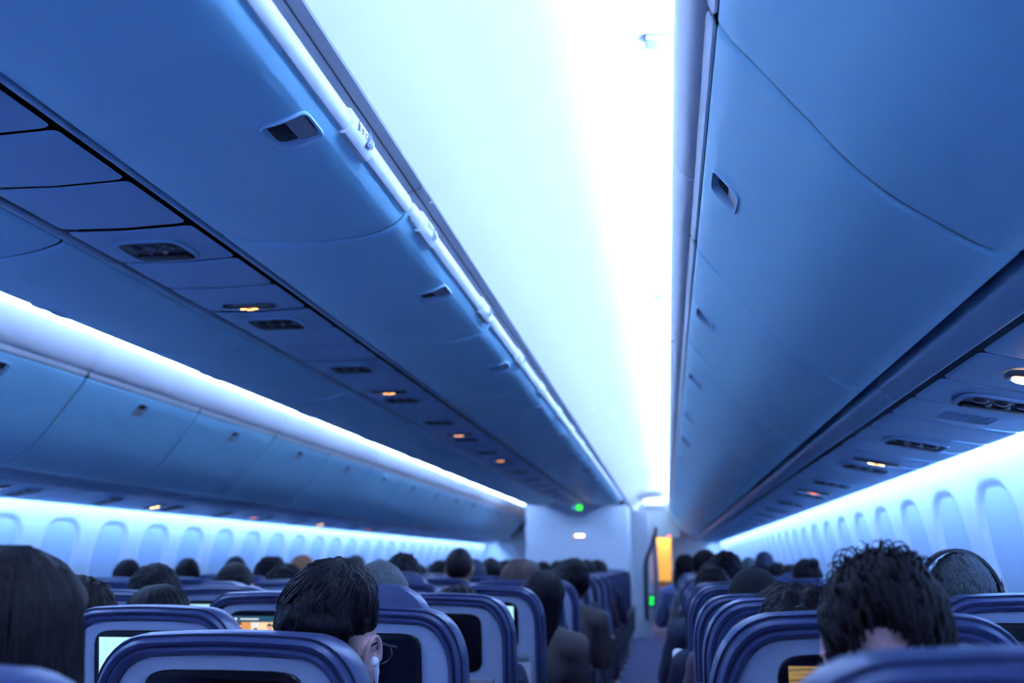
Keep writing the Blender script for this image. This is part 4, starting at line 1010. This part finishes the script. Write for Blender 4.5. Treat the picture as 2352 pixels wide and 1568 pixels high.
# lower ceiling and end walls of both aisles
for left in (False, True):
    low = [(x, H+(z if z < 1.04 else 1.04+(z-1.04)*.42)) for x, z in [(p[0], p[1]-H) for p in cprof]]
    b = MB(); n = len(cprof)
    b.loft([[Vector((x, YC, z)) for x, z in cprof], [Vector((x, YC, z)) for x, z in low]], False, False, False)     # arched soffit
    b.sweep(low, [YC, YC+.4, 17.2, 18.9])
    if left: b.flipx(CX)
    struct('ceiling', b, M['ceil'], 'lower vault at the front of the %s aisle' % ('far' if left else 'near'), 40)
b = MB().box((-.19, 18.86, H+1.0), (.36, .03, .014), .003); trim(b, M['dark'], 'dark vent slot across the end wall of the near aisle')
b = MB().box((-.19, 18.93, H+.81), (.90, .06, .72), .01); trim(b, M['bulk'], 'pale lintel above the galley doorway')
b = MB().box((-.30, 18.85, H+.445), (.22, .03, .014), .003); trim(b, M['dark'], 'dark slot under the lintel')
b = MB().box((CX, 21.4, 1.2), (4.9, .06, 2.5)); struct('wall_end', b, M['cream'], 'cream galley wall beyond the doorway')
b = MB().box((.66, 19.75, 1.22), (1.14, .06, 2.44), .01); struct('wall_divider', b, M['bulk'], 'pale partition ahead of the last near pair of seats')
b = MB().box((mir(.20), 19.75, 1.26), (2.3, .06, 2.52), .01); struct('wall_partition', b, M['bulk'], 'pale partition ahead of the far pair of seats')
b = MB().box((-.46, 17.9, 1.06), (.34, 1.9, 2.12), .02); tag(b.build('closet', M['bulk']), 'pale wardrobe closet beside the doorway at the end of the near aisle', 'closet')
t = thing('galley_counter', 'warm wood-toned galley counter seen through the lit doorway', 'galley counter', (-.07, 21.1, 0))
MB().box((0, 0, .42), (.9, .45, .84), .01).build('cabinet', M['wood'], t); MB().box((0, 0, .86), (.94, .48, .04), .008).build('worktop', M['cream'], t)
o = MB().box((-.07, 20.9, H+.86), (.5, .5, .03), .005).build('galley_lamp', M['galleylamp']); tag(o, 'warm ceiling lamp lighting the galley past the doorway', 'lamp')
struct('ceiling', MB().box((CX, 20.6, H+.90), (4.9, 1.6, .03)), M['ceil'], 'flat ceiling of the galley')
o = MB().box((-.20, 17.9, H+1.062), (.34, .9, .02), .006).build('added_lintel_light', M['lintel_fill']); tag(o, 'pale light panel added under the lower vault to brighten the lintel', 'fill light')  # panel added to brighten the lintel at the aisle end
# gathered curtain at the doorway
def curtain(x0, x1, y, z0, z1, m, label, amp=.022, n=60, bow=0., cx=None):
    loops = []
    for i in range(25):
        t_ = i/24; z = z0+(z1-z0)*t_; w = bow*math.sin(PI*t_)
        l = [Vector((x0+(x1-x0)*j/n+w+(cx(t_) if cx else 0), y+amp*math.sin(j/n*PI*7)*(.6+.4*(1-t_)), z)) for j in range(n+1)]
        l += [v+Vector((0, .006, 0)) for v in l[::-1]]; loops.append(l)
    b = MB().loft(loops, True, True); return tag(b.build('curtain', m, None, angle=60), label, 'curtain')
curtain(-.39, -.335, 16.82, .30, H+.58, M['curtain'], 'dark gathered curtain hanging beside the closet at the end of the near aisle', cx=lambda t: .20*sm(.55, 1., t))
curtain(-.275, -.17, 17.3, .30, H+.44, M['curtain_pale'], 'pale gathered curtain beside the lit galley doorway', bow=.02)
o = MB().ball((.055, 17.6, H+.445), .022, 14, 10).build('call_light', M['red']); tag(o, 'small red call light beside the galley doorway', 'call light')
t = thing('floor_exit_marker', 'green lit exit marker low on the side of the near aisle', 'exit marker', (-.262, 15.9, H-.60))
MB().box((0, 0, 0), (.06, .03, .20), .01).build('marker_body', M['lens'], t)
for i in range(2): MB().ball((.004*i, -.015, -.035+.07*i), (.026, .01, .026), 16, 8).build('marker_lamp', M['green'], t)

# ---------------------------------------------------------------- camera, world, output
for o in PROTO.values():
    if o.location.y < -40:
        for ch in list(o.children_recursive): bpy.data.objects.remove(ch)
        bpy.data.objects.remove(o)
w = bpy.data.worlds.new('World'); bpy.context.scene.world = w; w.use_nodes = True
w.node_tree.nodes['Background'].inputs['Color'].default_value = (.01, .03, .09, 1); w.node_tree.nodes['Background'].inputs['Strength'].default_value = .05
FPX = 2200.; phi = math.atan(506/FPX); psi = math.atan(356*math.cos(phi)/FPX)
cam = bpy.data.cameras.new('camera'); cam.sensor_width = 36; cam.lens = 36*FPX/2352; cam.clip_start = .02; cam.clip_end = 100
cam.dof.use_dof = True; cam.dof.focus_distance = 1.95; cam.dof.aperture_fstop = 2.8; cam.dof.aperture_blades = 0
co = bpy.data.objects.new('camera', cam); C.objects.link(co); co.location = (0, 0, H); co.rotation_euler = (PI/2+phi, 0, psi)
sc = bpy.context.scene; sc.camera = co
sc.view_settings.view_transform = 'Standard'; sc.view_settings.look = 'None'; sc.view_settings.gamma = 1; sc.view_settings.use_curve_mapping = False
sc.view_settings.exposure = 0.
cy = sc.cycles; cy.max_bounces = 7; cy.diffuse_bounces = 5; cy.glossy_bounces = 3; cy.transmission_bounces = 2; cy.sample_clamp_indirect = 30.; cy.adaptive_threshold = .03; cy.caustics_reflective = False; cy.caustics_refractive = False
cy.use_denoising = True
